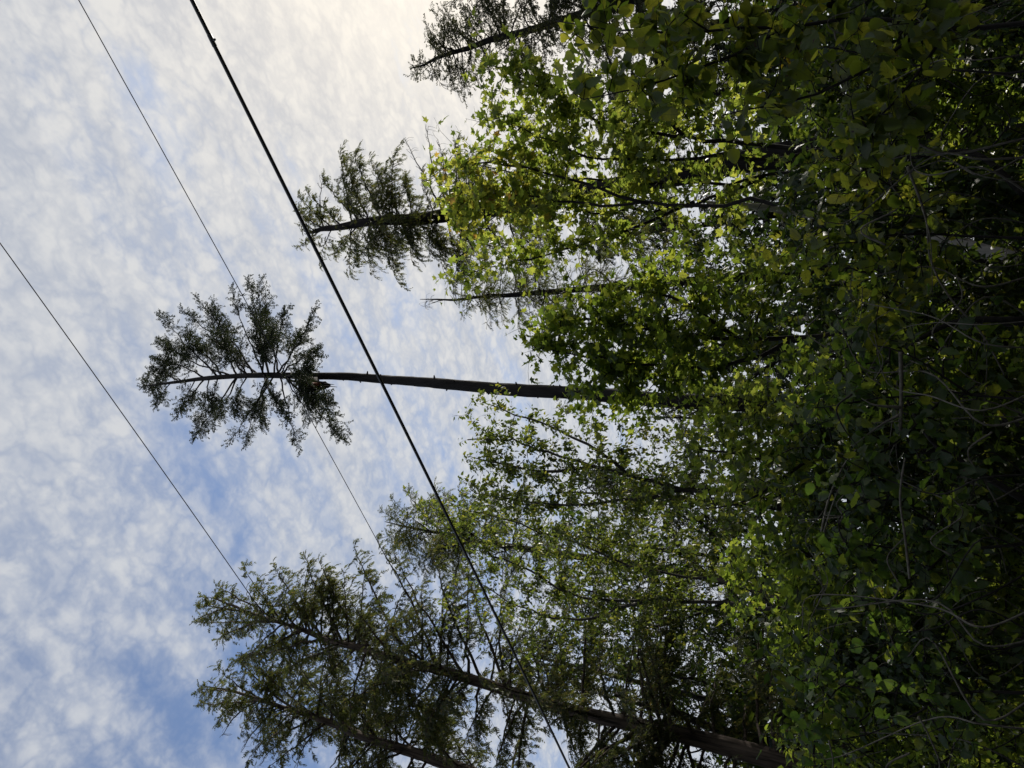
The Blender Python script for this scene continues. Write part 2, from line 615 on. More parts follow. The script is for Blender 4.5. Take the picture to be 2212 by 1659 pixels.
TPL['cedar'] = [frond(i, 6, .45, .085) for i in range(5)]
TPL['far'] = [rib_leaf([(0, 0), (.42, .36), (1, 0)], f_, c_, 0) for f_, c_ in ((.2, .2), (.5, .4), (-.1, .3))]
TPL['cedar_lo'] = [frond(i, 5, .45, .13, .5, lite=True) for i in range(5)]
TPL['feather'] = [frond(20 + i, 9, .25, .05, .38, .05, lite=True) for i in range(4)]
TPL['hemlock'] = [tuft(40 + i, 8) for i in range(5)]


def frames(t, nrm):
    t = norm(t)
    b = norm(np.cross(t, nrm))
    n = np.cross(b, t)
    return np.stack([b, t, n], -1)      # columns


def scatter(acc, kind, pos, F, size, rg):
    tp = TPL[kind]
    which = rg.integers(0, len(tp), len(pos))
    for k, (V, T) in enumerate(tp):
        m = which == k
        if not m.any():
            continue
        W = np.einsum('nij,vj->nvi', F[m], V) * np.asarray(size)[m][:, None, None] + pos[m][:, None, :]
        nn, nv = W.shape[:2]
        TT = (T[None] + (np.arange(nn) * nv)[:, None, None]).reshape(-1, 3)
        acc.add(W.reshape(-1, 3), TT)


LEAFMESH = {}


def leaf_objects(kind, pos, F, size, rg, mat, parent, base):
    """single leaves as objects that share mesh data"""
    for i in range(len(pos)):
        k = int(rg.integers(0, len(TPL[kind])))
        key = (kind, k, mat.name)
        if key not in LEAFMESH:
            V, T = TPL[kind][k]
            LEAFMESH[key] = mesh_from(kind + '_leaf', V, T, None, M[mat.name + '/v'], True)
        o = bpy.data.objects.new('leaf', LEAFMESH[key])
        m = np.eye(4)
        m[:3, :3] = F[i] * size[i]
        m[:3, 3] = pos[i] - base
        o.matrix_local = Matrix(m.tolist())
        o.parent = parent
        o.matrix_parent_inverse = Matrix.Identity(4)
        COL.objects.link(o)


# ------------------------------------------------------------------ broadleaf trees and shrubs
def px_lobe_points(lobe, n, rg):
    """shoot tips grouped into boughs"""
    px, py, Y, rx, ry, rz = lobe
    k = max(2, n // 4)
    d = norm(rg.standard_normal((k, 3))) * (rg.random((k, 1)) ** (1 / 2.4))
    c = np.array([at(px + a * rx, py + b * ry, Y + w * rz) for a, b, w in d])
    sg = .042 * Y / 1.6
    return c[rg.integers(0, k, n)] + rg.normal(0, 1, (n, 3)) * [sg, sg, sg * .5]


def broadleaf(name, label, cat, stems, lobes, leaf, mat, size, per_tip, rg, n_obj=300, stem_r=.06, bark='bark_dark',
              spread=.16, tipr=.0035, group=None, tilt=.45, hang=.35, reach=.55, canes=(), mat2=None, frac2=0.0, ground_to=None):
    """stems: list of pixel polylines (px,py,Y) from the foot upwards; lobes: (px,py,Y,rx,ry,rz,ntips)"""
    first = np.array([at(*p) for p in stems[0]])
    base = np.array([first[0][0], first[0][1], 0.0]) if ground_to is None else np.array(ground_to, float)
    root = thing(name, label, cat, base, group)
    nodes, parent_i = [], []
    stem_nodes = []
    for si, s in enumerate(stems):
        P = np.array([at(*p) for p in s])
        if si == 0 and P[0][2] > .05:
            P = np.vstack([base + [0, 0, -.1], P])
        L = np.linalg.norm(np.diff(P, axis=0), axis=1).sum()
        n = max(6, int(L / .3))
        C = spline(P, n)
        C[1:-1] += rg.normal(0, .018, (n - 2, 3)) * min(1.5, L / 4)
        r0 = stem_r * (1 if si == 0 else .62)
        R = np.linspace(r0, max(r0 * .22, tipr * 1.5), n)
        a = Acc()
        a.tube(C, R, 8 if r0 > .03 else 6, wob=.05, rg=rg)
        a.build('trunk' if si == 0 else 'branch', M[bark], root)
        start = len(nodes)
        for i in range(n):
            nodes.append(C[i]); parent_i.append(-1)
            stem_nodes.append(R[i])
    n_stem = len(nodes)
    for cn in canes:
        a = Acc(); cr = rg.uniform(.0035, .009)
        a.tube(spline([at(*p) for p in cn], 22), np.linspace(cr, cr * .45, 22), 5)
        a.build('cane', M['vine' if rg.random() < .55 else 'twig'], root)
    tips = np.vstack([px_lobe_points(l[:6], l[6], rg) for l in lobes])
    tips = tips[tips[:, 2] > .15]
    NA = np.array(nodes)
    d0 = np.array([np.min(np.linalg.norm(NA - t, axis=1)) for t in tips])
    order = np.argsort(d0)
    cap = len(nodes) + len(tips) * 14
    buf = np.zeros((cap, 3)); buf[:len(nodes)] = NA
    cnt = len(nodes)
    par = -np.ones(cap, int)
    tip_nodes = []
    depthn = np.zeros(cap)
    for ti in order:
        t = tips[ti]
        D = t - buf[:cnt]
        dist = np.linalg.norm(D, axis=1)
        cost = dist * (1 + .5 * np.clip(-D[:, 2] / np.maximum(dist, .01), 0, 1)) + .12 * depthn[:cnt]
        # a little forward of the start: do not fork backwards
        j = int(np.argmin(cost))
        p0 = buf[j]
        L = dist[j]
        n = int(np.clip(L / .22, 2, 12))
        mid = (p0 + t) / 2 + np.array([0, 0, .10 * L]) + rg.normal(0, .06 * L, 3)
        f = np.linspace(0, 1, n + 1)[1:, None]
        C = p0 * (1 - f) ** 2 + 2 * mid * f * (1 - f) + t * f * f
        prev = j
        for c in C:
            buf[cnt] = c; par[cnt] = prev; depthn[cnt] = depthn[prev] + L / n
            prev = cnt; cnt += 1
        tip_nodes.append(prev)
    # pipe-model radii
    load = np.zeros(cnt)
    for tnode in tip_nodes:
        k = tnode
        while k >= n_stem:
            load[k] += 1
            k = par[k]
    tw = Acc()
    # draw every twig chain from its tip down to a node already drawn
    drawn = np.zeros(cnt, bool)
    drawn[:n_stem] = True
    rad = tipr * np.maximum(load, 1) ** .46
    for tnode in sorted(tip_nodes, key=lambda q: -load[q] - depthn[q] * .001):
        chain = [tnode]
        k = tnode
        while not drawn[k]:
            drawn[k] = True
            k = par[k]
            chain.append(k)
        if len(chain) < 2:
            continue
        C = buf[chain[::-1]]
        R = rad[chain[::-1]].copy()
        if chain[-1] < n_stem:
            R[0] = R[1]
        else:
            R[0] = min(R[0], R[1] * 1.3)
        R[-1] = tipr * .5
        tw.tube(C, R, 3 if R[0] < .007 else 5, cap=False)
    tw.build('twigs', M[bark if stem_r > .03 else 'twig'], root, 'stuff')
    # leaves
    pos, tdir = [], []
    for tnode in tip_nodes:
        chain = [tnode]
        k = tnode
        L = 0
        while par[k] >= 0 and L < reach:
            L += np.linalg.norm(buf[k] - buf[par[k]])
            k = par[k]
            chain.append(k)
        C = buf[chain[::-1]]
        n = max(1, int(rg.poisson(per_tip)))
        f = rg.random(n) ** .6 * (len(C) - 1)
        i = np.minimum(f.astype(int), len(C) - 2)
        fr = (f - i)[:, None]
        p = C[i] * (1 - fr) + C[i + 1] * fr
        td = norm(C[i + 1] - C[i])
        pos.append(p); tdir.append(td)
    pos = np.vstack(pos); tdir = np.vstack(tdir)
    n = len(pos)
    side = norm(np.cross(tdir, rg.standard_normal((n, 3))))
    t = norm(.5 * tdir + side * .9 + np.array([0, 0, -hang]) + rg.normal(0, .25, (n, 3)))
    nr = norm(np.array([0, 0, 1.0]) + rg.normal(0, tilt, (n, 3)) + .3 * t)
    pos = pos + side * (spread * rg.random((n, 1))) + np.array([0, 0, -1]) * (spread * .3 * rg.random((n, 1)))
    F = frames(t, nr)
    sz = size * (.42 + .85 * rg.random(n) ** .75)
    qx, qy, w = project(pos)
    inf = (qx > -30) & (qx < 2250) & (qy > -40) & (qy < 1700) & (w > .5)
    score = np.where(inf, sz / np.maximum(w, .5), -1)
    # nearer leaves of the crown are the ones one can pick out
    pick = np.argsort(-score)[:n_obj]
    pick = pick[score[pick] > 0]
    rest = np.ones(n, bool)
    rest[pick] = False
    second = rg.random(n) < frac2
    ac = Acc()
    lo = leaf + '_lo'
    m1 = rest & ~second
    scatter(ac, lo, pos[m1], F[m1], sz[m1], rg)
    crown = ac.build('crown', M[mat], root, 'stuff', smooth=True)
    if crown is None:
        crown = root
    if mat2:
        ac = Acc()
        m2 = rest & second
        if m2.any():
            scatter(ac, lo, pos[m2], F[m2], sz[m2], rg)
            ac.build('turning_leaves', M[mat2], root, 'stuff', smooth=True)
    a1 = pick[~second[pick]]
    leaf_objects(leaf, pos[a1], F[a1], sz[a1], rg, M[mat], crown, base)
    if mat2:
        a2 = pick[second[pick]]
        leaf_objects(leaf, pos[a2], F[a2], sz[a2], rg, M[mat2], crown, base)
    return root


# ------------------------------------------------------------------ conifers
def hook_twigs(acc, C, rg, n, ln, side_dir):
    """bare hooked dead twigs along a branch"""
    for i in range(n):
        f = rg.uniform(.25, 1.0) * (len(C) - 1)
        i0 = min(int(f), len(C) - 2)
        p = C[i0] + (C[i0 + 1] - C[i0]) * (f - i0)
        t = norm(C[i0 + 1] - C[i0])
        s = norm(np.cross(t, [0, 0, 1])) * rg.choice([-1, 1])
        L = ln * rg.uniform(.5, 1.1)
        q = [p, p + (t * .5 + s * .5) * L * .4 + np.array([0, 0, .05 * L]), p + (t * .55 + s * .8) * L * .75 + np.array([0, 0, -.12 * L]),
             p + (t * .35 + s * .85) * L * .9 + np.array([0, 0, -.45 * L])]
        acc.tube(spline(q, 7), np.linspace(.006, .0025, 7), 3, cap=False)


def conifer(name, label, trunk, r0, r1, rg, branches=(), auto=0, auto_rng=(0, 1), length=lambda f: 1.5, rise=lambda f: .2, sag=.1,
            kind='hemlock', mat='hemlock', bark='bark_dark', spray=.16, twig_sp=.13, twig_len=.55, spray_sp=.075, droop=.25, bare=(), group=None,
            bias=None, cat='tree', leaders=(), hooks=0.0, branch_r=.022, foot=None, flat=.5, inner=.12, stubs=12, clump=0.0, fine_twigs=True):
    P = np.array([at(*p) for p in trunk])          # foot to top
    base = np.array([P[0][0], P[0][1], 0.0]) if foot is None else np.array(foot, float)
    root = thing(name, label, cat, base, group)
    if P[0][2] > .05:
        P = np.vstack([base + [0, 0, -.2], P])
    n = 130
    C = spline(P, n)
    kink = rg.normal(0, 1, (16, 3)) * [1, 1, 0]
    C += np.array([np.interp(np.linspace(0, 15, n), np.arange(16), kink[:, c_]) for c_ in range(3)]).T * r0 * .10
    f = np.linspace(0, 1, n)
    R = r0 * (1 - f) + r1 * f
    R = r1 + (r0 - r1) * (1 - f) ** .85
    R[:10] *= np.linspace(1.5, 1.0, 10)
    R *= 1 + .035 * np.interp(np.arange(n), np.arange(0, n, 3), rg.standard_normal(len(range(0, n, 3))))
    a = Acc()
    a.tube(C, R, 16, wob=.03, rg=rg)
    for q in range(stubs):      # dead branch stubs and knots
        i_ = int(rg.uniform(.12, .62) * n)
        az = rg.uniform(0, 6.28)
        d_ = np.array([math.cos(az), math.sin(az), rg.uniform(-.3, .3)])
        l_ = R[i_] + rg.choice([.02, .04, .07, .16], p=[.4, .3, .25, .05])
        a.tube([C[i_], C[i_] + d_ * R[i_] * .9, C[i_] + d_ * l_], [.04, .03, .012], 6)
    tk = a.build('trunk', M[bark], root)
    axes = [(C, R)]
    for ld in leaders:
        LP = np.array([at(*p) for p in ld[0]])
        LC = spline(LP, 26)
        LR = np.linspace(ld[1], ld[2], 26)
        a = Acc()
        a.tube(LC, LR, 10, wob=.03, rg=rg)
        a.build('trunk', M[bark], root)
        axes.append((LC, LR))
    todo = []
    for b in branches:      # (start px, start py, tip px, tip py, dY[, bend])
        ax = axes[0][0]
        qx, qy, _ = project(ax)
        j = int(np.argmin((qx - b[0]) ** 2 + (qy - b[1]) ** 2 * .3))
        tip = at(b[2], b[3], ax[j][1] + b[4])
        todo.append((ax[j], tip, b[5] if len(b) > 5 else None, False))
    for (ax, ar), share in zip(axes, [1.0] + [l[3] for l in leaders]):
        nn = int(auto * share)
        for i in range(nn):
            ff = auto_rng[0] + (auto_rng[1] - auto_rng[0]) * (i + rg.random()) / max(nn, 1)
            if share != 1.0:
                ff = .15 + .85 * (i + rg.random()) / max(nn, 1)
            k = ff * (len(ax) - 1)
            k0 = min(int(k), len(ax) - 2)
            p = ax[k0] + (ax[k0 + 1] - ax[k0]) * (k - k0)
            az = rg.uniform(0, 2 * math.pi)
            d = np.array([math.cos(az), math.sin(az), 0])
            if bias is not None:
                d = norm(d + np.array([bias[0], bias[1], 0]))
            L = length(ff) * rg.uniform(.6, 1.15)
            if L < .1:
                continue
            tip = p + d * L + np.array([0, 0, rise(ff) * L + rg.normal(0, .12 * L)])
            todo.append((p, tip, None, False))
    for b in bare:
        ax = axes[min(b[5] if len(b) > 5 else 0, len(axes) - 1)][0]
        qx, qy, _ = project(ax)
        j = int(np.argmin((qx - b[0]) ** 2 + (qy - b[1]) ** 2 * .3))
        todo.append((ax[j], at(b[2], b[3], ax[j][1] + b[4]), None, True))
    twa = Acc()
    SP, ST, SN, SS = [], [], [], []
    for p0, p1, bend, isbare in todo:
        L = np.linalg.norm(p1 - p0)
        sg = sag if bend is None else bend
        mid = (p0 + p1) / 2 + np.array([0, 0, sg * L]) + rg.normal(0, .05 * L, 3)
        m = 11
        t = np.linspace(0, 1, m)[:, None]
        B = p0 * (1 - t) ** 2 + 2 * mid * t * (1 - t) + p1 * t * t
        B[1:-1] += rg.normal(0, .007 * L, (m - 2, 3))
        br = branch_r * min(1.6, .45 + L / 2.5)
        a = Acc()
        a.tube(B, np.linspace(br, br * .16, m), 5)
        ob = a.build('branch', M[bark if not isbare else 'twig'], root)
        T = norm(np.gradient(B, axis=0))
        if isbare or rg.random() < hooks:
            hook_twigs(twa, B, rg, int(6 + L * 7), .34, None)
            if isbare:
                continue
        nt = max(4, int(L / twig_sp))
        ph, fq, gap, tl = rg.uniform(0, 6.28), rg.uniform(7, 13), rg.uniform(-.3, .4), (rg.uniform(.55, 1.25) if clump else 1.0)
        for i in range(nt * 2 + 2):
            u = inner + (1 - inner) * (i + rg.random() * .8) / (nt * 2 + 2)
            u = min(u, .999)
            if clump and u < .8 and math.sin(u * fq + ph) < gap and rg.random() < clump:
                continue
            k = u * (m - 1)
            k0 = min(int(k), m - 2)
            p = B[k0] + (B[k0 + 1] - B[k0]) * (k - k0)
            tt = T[k0]
            sd = norm(np.cross(tt, [0, 0, 1.0]) + rg.normal(0, flat * .6, 3)) * (1 if i % 2 else -1)
            l = tl * twig_len * (.22 + .78 * (1 - u) ** .8 * min(1, u * 4)) * rg.uniform(.45, 1.15) * min(1.0, .4 + L / 2.2)
            if i >= nt * 2:
                sd = tt * .3
                l = twig_len * .35
            d = norm(tt * .75 + sd * .8 + np.array([0, 0, -droop * .3]) + rg.normal(0, .12, 3))
            ns = max(2, int(l / spray_sp))
            s = (np.arange(ns) + rg.random(ns) * .8) / ns
            pts = p + d * (s * l)[:, None] + np.array([0, 0, -droop]) * ((s ** 2) * l * .8)[:, None]
            end = p + d * l + np.array([0, 0, -droop]) * l * .8
            mid2 = p + d * l * .5 + np.array([0, 0, -droop]) * l * .2
            if fine_twigs:
                twa.tube([p, mid2, end], [.0055, .004, .002], 3, cap=False)
            SP.append(pts)
            sdv = norm(np.cross(d, [0, 0, 1.0]))
            alt = np.where(np.arange(ns) % 2 == 0, 1, -1)[:, None]
            dirs = norm(d * .7 + sdv * alt * rg.uniform(.2, .9, (ns, 1)) + rg.normal(0, .28, (ns, 3)) + np.array([0, 0, -droop * .9]))
            ST.append(dirs)
            SN.append(norm(np.array([0, 0, 1.0]) + rg.normal(0, flat, (ns, 3))))
            SS.append(spray * rg.uniform(.6, 1.25, ns))
    twa.build('twigs', M['twig'], root, 'stuff')
    pos, td, nr, sz = np.vstack(SP), np.vstack(ST), np.vstack(SN), np.concatenate(SS)
    ac = Acc()
    scatter(ac, kind, pos, frames(td, nr), sz, rg)
    ac.build('crown', M[mat], root, 'stuff', smooth=True)
    return root


def rgn(k):
    return np.random.default_rng(k)


# ------------------------------------------------------------------ ground and road
def sheet(name, poly, z, mat, sub=None):
    V = [(x, y, z) for x, y in poly]
    o = link(name, mesh_from(name, V, None, [[0, 1, 2, 3]], mat), None, 'structure')
    return o


def ground():
    n = 90
    xs = np.sinh(np.linspace(-5.2, 5.2, n)) * 12
    X, Y = np.meshgrid(xs, xs)
    d = X * .59 + Y * .81
    g = rgn(5)
    Z = np.clip((d - 6.5) / 8, 0, 1) * .5 + g.normal(0, .05, X.shape) * (d > 6) - .02
    Z = np.where(d < 5.5, -.02, Z)
    V = np.stack([X, Y, Z], -1).reshape(-1, 3)
    i, j = np.meshgrid(np.arange(n - 1), np.arange(n - 1), indexing='ij')
    a = i * n + j
    Q = np.stack([a, a + 1, a + n + 1, a + n], -1).reshape(-1, 4)
    link('ground', mesh_from('ground', V, None, Q, M['soil'], True), None, 'structure')
    e = np.array([-.81, .59]); nn = np.array([.59, .81])

    def strip(a, b):
        return [tuple(e * s + nn * t) for s, t in ((-200, a), (200, a), (200, b), (-200, b))]
    sheet('road', strip(3.2, -3.4), .004, M['asphalt'])
    sheet('verge', strip(5.2, 3.2), .002, M['gravel'])


ground()


# ------------------------------------------------------------------ overhead lines
def wire_line(pa, pb, h, ext=1.0):
    """pixel points on the line, constant height h above the eye; returns two world points"""
    out = []
    for p in (pa, pb):
        d = ray(*p)
        out.append(EYE + d * (h / d[2]))
    return np.array(out)


def cat_line(A, n=60, over=(18, 30), sag=.0):
    d = A[1] - A[0]
    L = np.linalg.norm(d)
    e = d / L
    s = np.linspace(-over[0], L + over[1], n)
    mid = L * .5
    P = A[0] + e * s[:, None]
    P[:, 2] += sag * ((s - mid) / L) ** 2 - sag * .25
    return P


A = wire_line((415, 0), (1230, 1659), 6.0)
root = thing('utility_cable', 'thick black bundled utility cable crossing in front of all the trees', 'cable', (A[0][0], A[0][1], A[0][2]))
P = cat_line(A, sag=.12)
a = Acc(); a.tube(P, .017, 8); a.build('cable', M['rubber'], root)
Q = P.copy(); Q[:, 2] += .0228
a = Acc(); a.tube(Q, .006, 6); a.build('messenger_strand', M['steel'], root)
e = norm(P[-1] - P[0]); b = norm(np.cross(e, [0, 0, 1])); nn = np.cross(b, e)
cl = A[0] + (A[1] - A[0]) * .028
a = Acc(); a.tube([cl - e * .07, cl - e * .05, cl + e * .05, cl + e * .07], [.010, .022, .022, .010], 8)
a.tube([cl + nn * -.02, cl + nn * -.045], [.014, .01], 6); a.build('clamp', M['steel'], root)
for pa, pb, lab in (((170, 0), (930, 1380), 'thin bare power line passing across the crown of the tall hemlock'),
                    ((0, 525), (540, 1285), 'thin bare power line in the open sky, farthest from the trees')):
    A = wire_line(pa, pb, 9.0)
    o = Acc(); o.tube(cat_line(A, sag=.10), .0064, 6)
    ob = o.build('power_line', M['wire'], None)
    ob['label'] = lab; ob['category'] = 'power line'; ob['group'] = 'thin power lines overhead'

# ------------------------------------------------------------------ the conifers one can tell apart
def H(cx_, cy_):
    return 274.3 + cx_ * .2645, 548.6 + cy_ * .2645


hb = []
for s0, s1, t0, t1, dy in [(980, 980, 480, 480, .2), (1030, 970, 600, 400, -.6), (860, 990, 290, 715, .3), (1150, 1000, 1000, 240, .4), (1170, 1000, 1080, 270, -.5), (1130, 990, 870, 350, -.9),
                           (1210, 1000, 1510, 490, -1.2), (1260, 1000, 1550, 785, -1.5), (1280, 1000, 1480, 915, -1.6), (640, 1020, 245, 860, .1), (740, 1000, 290, 520, -.3), (1190, 990, 1290, 470, 1.0),
                           (900, 990, 720, 420, .6), (1090, 985, 800, 640, 1.2), (1230, 1000, 1140, 500, 1.4), (1000, 980, 700, 700, -1.6), (1150, 1000, 1040, 560, -1.8), (780, 1000, 500, 640, .8),
                           (1290, 1030, 1745, 1490, -.8), (1275, 1040, 1670, 1290, .4), (1250, 1050, 1390, 1540, .6), (1200, 1060, 860, 1500, -.6), (1150, 1080, 970, 1510, .5), (920, 1020, 565, 1470, -.2),
                           (640, 1030, 415, 1310, .3), (680, 1020, 590, 1380, -.6), (560, 1030, 440, 1240, .2), (380, 1050, 240, 1210, .1), (890, 1010, 730, 1320, .9), (1180, 1090, 1105, 1390, -1.2),
                           (1240, 1050, 1640, 1180, -1.4), (1100, 1050, 1300, 1330, -1.8), (980, 1020, 880, 1280, -1.3), (760, 1020, 690, 1230, -1.0), (460, 1040, 190, 985, .2), (420, 1050, 250, 940, -.2),
                           (1240, 1000, 1400, 640, .9), (1120, 990, 1180, 640, -1.6), (330, 1060, 160, 1080, 0), (310, 1060, 150, 1040, .3), (1290, 1040, 1520, 1330, .9)]:
    p = H(s0, s1); q = H(t0, t1)
    hb.append((p[0], p[1], q[0], q[1], dy, .04))
hem = conifer('hemlock_tree', 'tall lone hemlock with long bare trunk and a tufted crown against open sky',
              [(2212, 900, 16), (1900, 885, 16), (1430, 861, 16), (1180, 846, 16), (960, 829, 16), (820, 819, 16), (700, 814, 16), (560, 812, 16), (440, 818, 16), (370, 826, 16), (312, 834, 16)],
                .215, .02, rgn(21), stubs=46, clump=.85, branches=hb, kind='hemlock', mat='hemlock', spray=.17, twig_sp=.12, twig_len=.95, spray_sp=.055, droop=.22, branch_r=.022, flat=.55, inner=.3)
# broken limb stub on its trunk
B0 = BASE[hem.name]
p0 = at(655, 828, 15.75); p1 = at(735, 834, 15.85)
a = Acc()
g = rgn(8)
a.tube(spline([at(648, 822, 15.8), at(662, 830, 15.6), at(690, 834, 15.7), at(712, 832, 15.75)], 12), np.interp(np.linspace(0, 1, 12), [0, .3, .6, 1], [.06, .20, .17, .05]), 9, wob=.25, rg=g)
for t0, t1 in (((690, 832), (728, 836)), ((695, 828), (722, 831)), ((668, 836), (690, 843)), ((660, 820), (668, 808)), ((700, 836), (708, 846))):
    a.tube([at(*t0, 15.65), at(*t1, 15.62)], [.025, .006], 5)
a.build('broken_stub', M['bark_dark'], hem)
a = Acc(); a.tube([at(662, 826, 15.36), at(676, 831, 15.34), at(692, 828, 15.4)], [.02, .085, .015], 6, wob=.2, rg=g)
o = a.build('torn_wood', M['torn'], hem); o['label'] = 'reddish torn wood on the broken limb stub'

# cedar-like conifer between the cable and the maples
conifer('cedar_tree', 'dark ragged conifer whose top meets the thick cable, behind the golden maple',
        [(2100, 275, 17), (1600, 355, 17), (1150, 432, 17), (930, 470, 17), (800, 484, 17), (700, 495, 17), (655, 503, 17)], .34, .02, rgn(22),
        branches=[(760, 490, 735, 330, -.5, .05), (800, 485, 745, 350, .4, .05), (720, 493, 645, 425, 0, .02), (700, 495, 640, 455, .4, .02), (860, 478, 830, 370, -.4, .05), (890, 475, 870, 390, .7, .05),
                  (700, 496, 650, 530, .2, .02), (720, 496, 690, 565, -.4, .02), (760, 492, 755, 590, .3, .03), (800, 488, 800, 585, -.5, .03), (830, 484, 855, 580, .5, .05), (900, 476, 960, 550, -.4, .05),
                  (930, 470, 1000, 590, .4, .05), (940, 468, 910, 380, -1, .05), (680, 498, 650, 480, -.6, .02), (790, 486, 730, 400, -1.2, .05), (850, 480, 800, 420, -1.6, .05), (960, 465, 1030, 520, -1, .05),
                  (830, 482, 770, 330, .9, .05), (780, 487, 700, 390, .7, .04), (740, 491, 665, 420, -.4, .03), (870, 478, 800, 350, -.9, .05), (780, 490, 720, 550, .7, .03), (860, 480, 905, 560, -.9, .05), (820, 485, 800, 530, -1.2, .03), (1000, 458, 985, 310, .8, .05), (1010, 455, 1020, 330, -.6, .05), (1000, 460, 1060, 540, .5, .05), (1040, 450, 1100, 560, -.5, .05), (900, 474, 850, 540, -1.2, .03), (740, 492, 700, 440, -.9, .03)],
        auto=34, auto_rng=(.30, .72), length=lambda f: 2.6 - 1.3 * f, rise=lambda f: -.1, sag=.1,
        kind='cedar', mat='cedar', spray=.215, twig_sp=.13, twig_len=.85, spray_sp=.085, droop=.5, branch_r=.022, hooks=.4, clump=.3,
        bare=[(960, 465, 872, 298, -.3), (980, 462, 925, 272, .2), (1000, 460, 945, 300, .5), (1010, 458, 990, 300, -.4), (800, 490, 808, 583, .1), (700, 492, 700, 380, .1)])
conifer('spire_tree', 'slim conifer with a bare needle-thin leader sticking into the sky',
        [(2100, 560, 20), (1500, 606, 20), (1240, 625, 20), (1100, 637, 20), (1000, 645, 20), (908, 648, 20)], .17, .008, rgn(23),
        branches=[], auto=80, auto_rng=(.3, .80), length=lambda f: 3.0 * (1 - f) ** .9 + .1, rise=lambda f: .12, sag=-.05,
        kind='feather', mat='cedar', spray=.26, twig_sp=.2, twig_len=.7, spray_sp=.12, droop=.4, branch_r=.02,
        bare=[(960, 646, 915, 662, 0), (940, 647, 912, 654, .2), (985, 645, 985, 600, .1), (1000, 645, 990, 580, -.2)])
conifer('fir_tree', 'fir with reddish leaning tip at the edge of the picture beside the sun glow',
        [(2000, -205, 13), (1500, -45, 13), (1270, 27, 13), (1060, 88, 13), (960, 122, 13), (888, 150, 13)], .14, .012, rgn(24),
        branches=[(950, 125, 905, 165, 0, .03), (960, 122, 930, 95, .2, .05), (990, 112, 960, 60, -.3, .05), (1020, 100, 960, 20, .3, .05), (1060, 88, 1000, 10, -.5, .05), (1100, 78, 1040, 0, .4, .05),
                  (930, 132, 900, 140, 0, .03), (905, 143, 890, 160, 0, 0), (915, 140, 895, 130, .1, 0), (990, 112, 990, 170, .2, .0), (1040, 95, 1060, 160, -.3, 0), (1090, 80, 1110, 140, .3, 0)],
        auto=70, auto_rng=(.3, .86), length=lambda f: 2.6 * (1 - f) + .3, rise=lambda f: .05, sag=.03,
        kind='hemlock', mat='fir', spray=.12, twig_sp=.13, twig_len=.5, spray_sp=.07, droop=.15, branch_r=.018,
        bare=[(940, 130, 945, 85, 0), (960, 122, 985, 160, .1), (930, 134, 955, 185, .1)])
conifer('fir_tree', 'drooping fir right behind the big hazel leaves, its top beyond the picture edge',
        [(2000, -330, 11.5), (1300, -130, 11.5), (1000, -48, 11.5), (900, -26, 11.5)], .17, .02, rgn(25),
        branches=[(1100, -70, 1010, 40, -.5, .05), (1150, -85, 1130, 70, .3, .05), (1200, -100, 1170, 130, -.4, .05), (1200, -100, 1240, 90, .5, .05), (1260, -118, 1290, 150, -.3, .05), (1060, -60, 1060, 60, .5, .05),
                  (1300, -130, 1330, 60, .2, .05), (1350, -145, 1420, 110, -.4, .05), (1400, -155, 1500, 60, .3, .05), (1050, -58, 980, 0, -.2, .05), (1180, -95, 1200, 40, -1, .05), (1290, -120, 1250, 20, -1, .05), (1330, -130, 1380, 20, -.8, .05)],
        kind='hemlock', mat='fir', spray=.13, twig_sp=.12, twig_len=.75, spray_sp=.06, droop=.35, branch_r=.02, inner=.1)
# twin-stemmed cedar on the left of the upright view
ced = conifer('cedar_tree', 'big cedar with a thick sunlit reddish trunk, largest conifer beside the cable',
              [(2100, 1755, 17), (1540, 1606, 17), (1400, 1573, 17), (1200, 1522, 17), (1000, 1463, 17), (860, 1424, 17), (740, 1392, 17), (650, 1362, 17), (560, 1330, 17), (470, 1295, 17)], .225, .016, rgn(26),
              branches=[(560, 1330, 425, 1310, 0, .02), (590, 1340, 430, 1345, .3, .02), (610, 1350, 470, 1265, -.3, .02), (700, 1380, 590, 1220, .2, .06), (740, 1390, 660, 1205, -.3, .06), (800, 1410, 690, 1215, .5, .06),
                        (900, 1440, 765, 1180, -.3, .06), (950, 1450, 815, 1170, .4, .06), (1000, 1465, 850, 1195, -.6, .06), (1050, 1480, 930, 1180, .5, .06), (1100, 1490, 1010, 1230, -.5, .06), (650, 1360, 500, 1430, .5, .05),
                        (700, 1380, 520, 1420, -.4, .05), (760, 1400, 580, 1480, .6, .05), (620, 1350, 530, 1230, -.2, .05), (580, 1335, 470, 1380, .4, .03), (860, 1425, 750, 1290, -1.2, .05), (960, 1455, 870, 1330, -1.4, .05),
                        (900, 1440, 800, 1520, .5, .05), (1000, 1465, 900, 1560, -.5, .05), (520, 1315, 440, 1290, 0, .02), (500, 1305, 430, 1335, .2, .02)],
              clump=.4, auto=150, auto_rng=(.14, .86), length=lambda f: 4.0 - 2.9 * f, rise=lambda f: .1, sag=.1, kind='cedar', mat='cedar', bark='bark_cedar', spray=.275, twig_sp=.175, twig_len=.8, spray_sp=.115, droop=.5,
              branch_r=.03, hooks=.1)
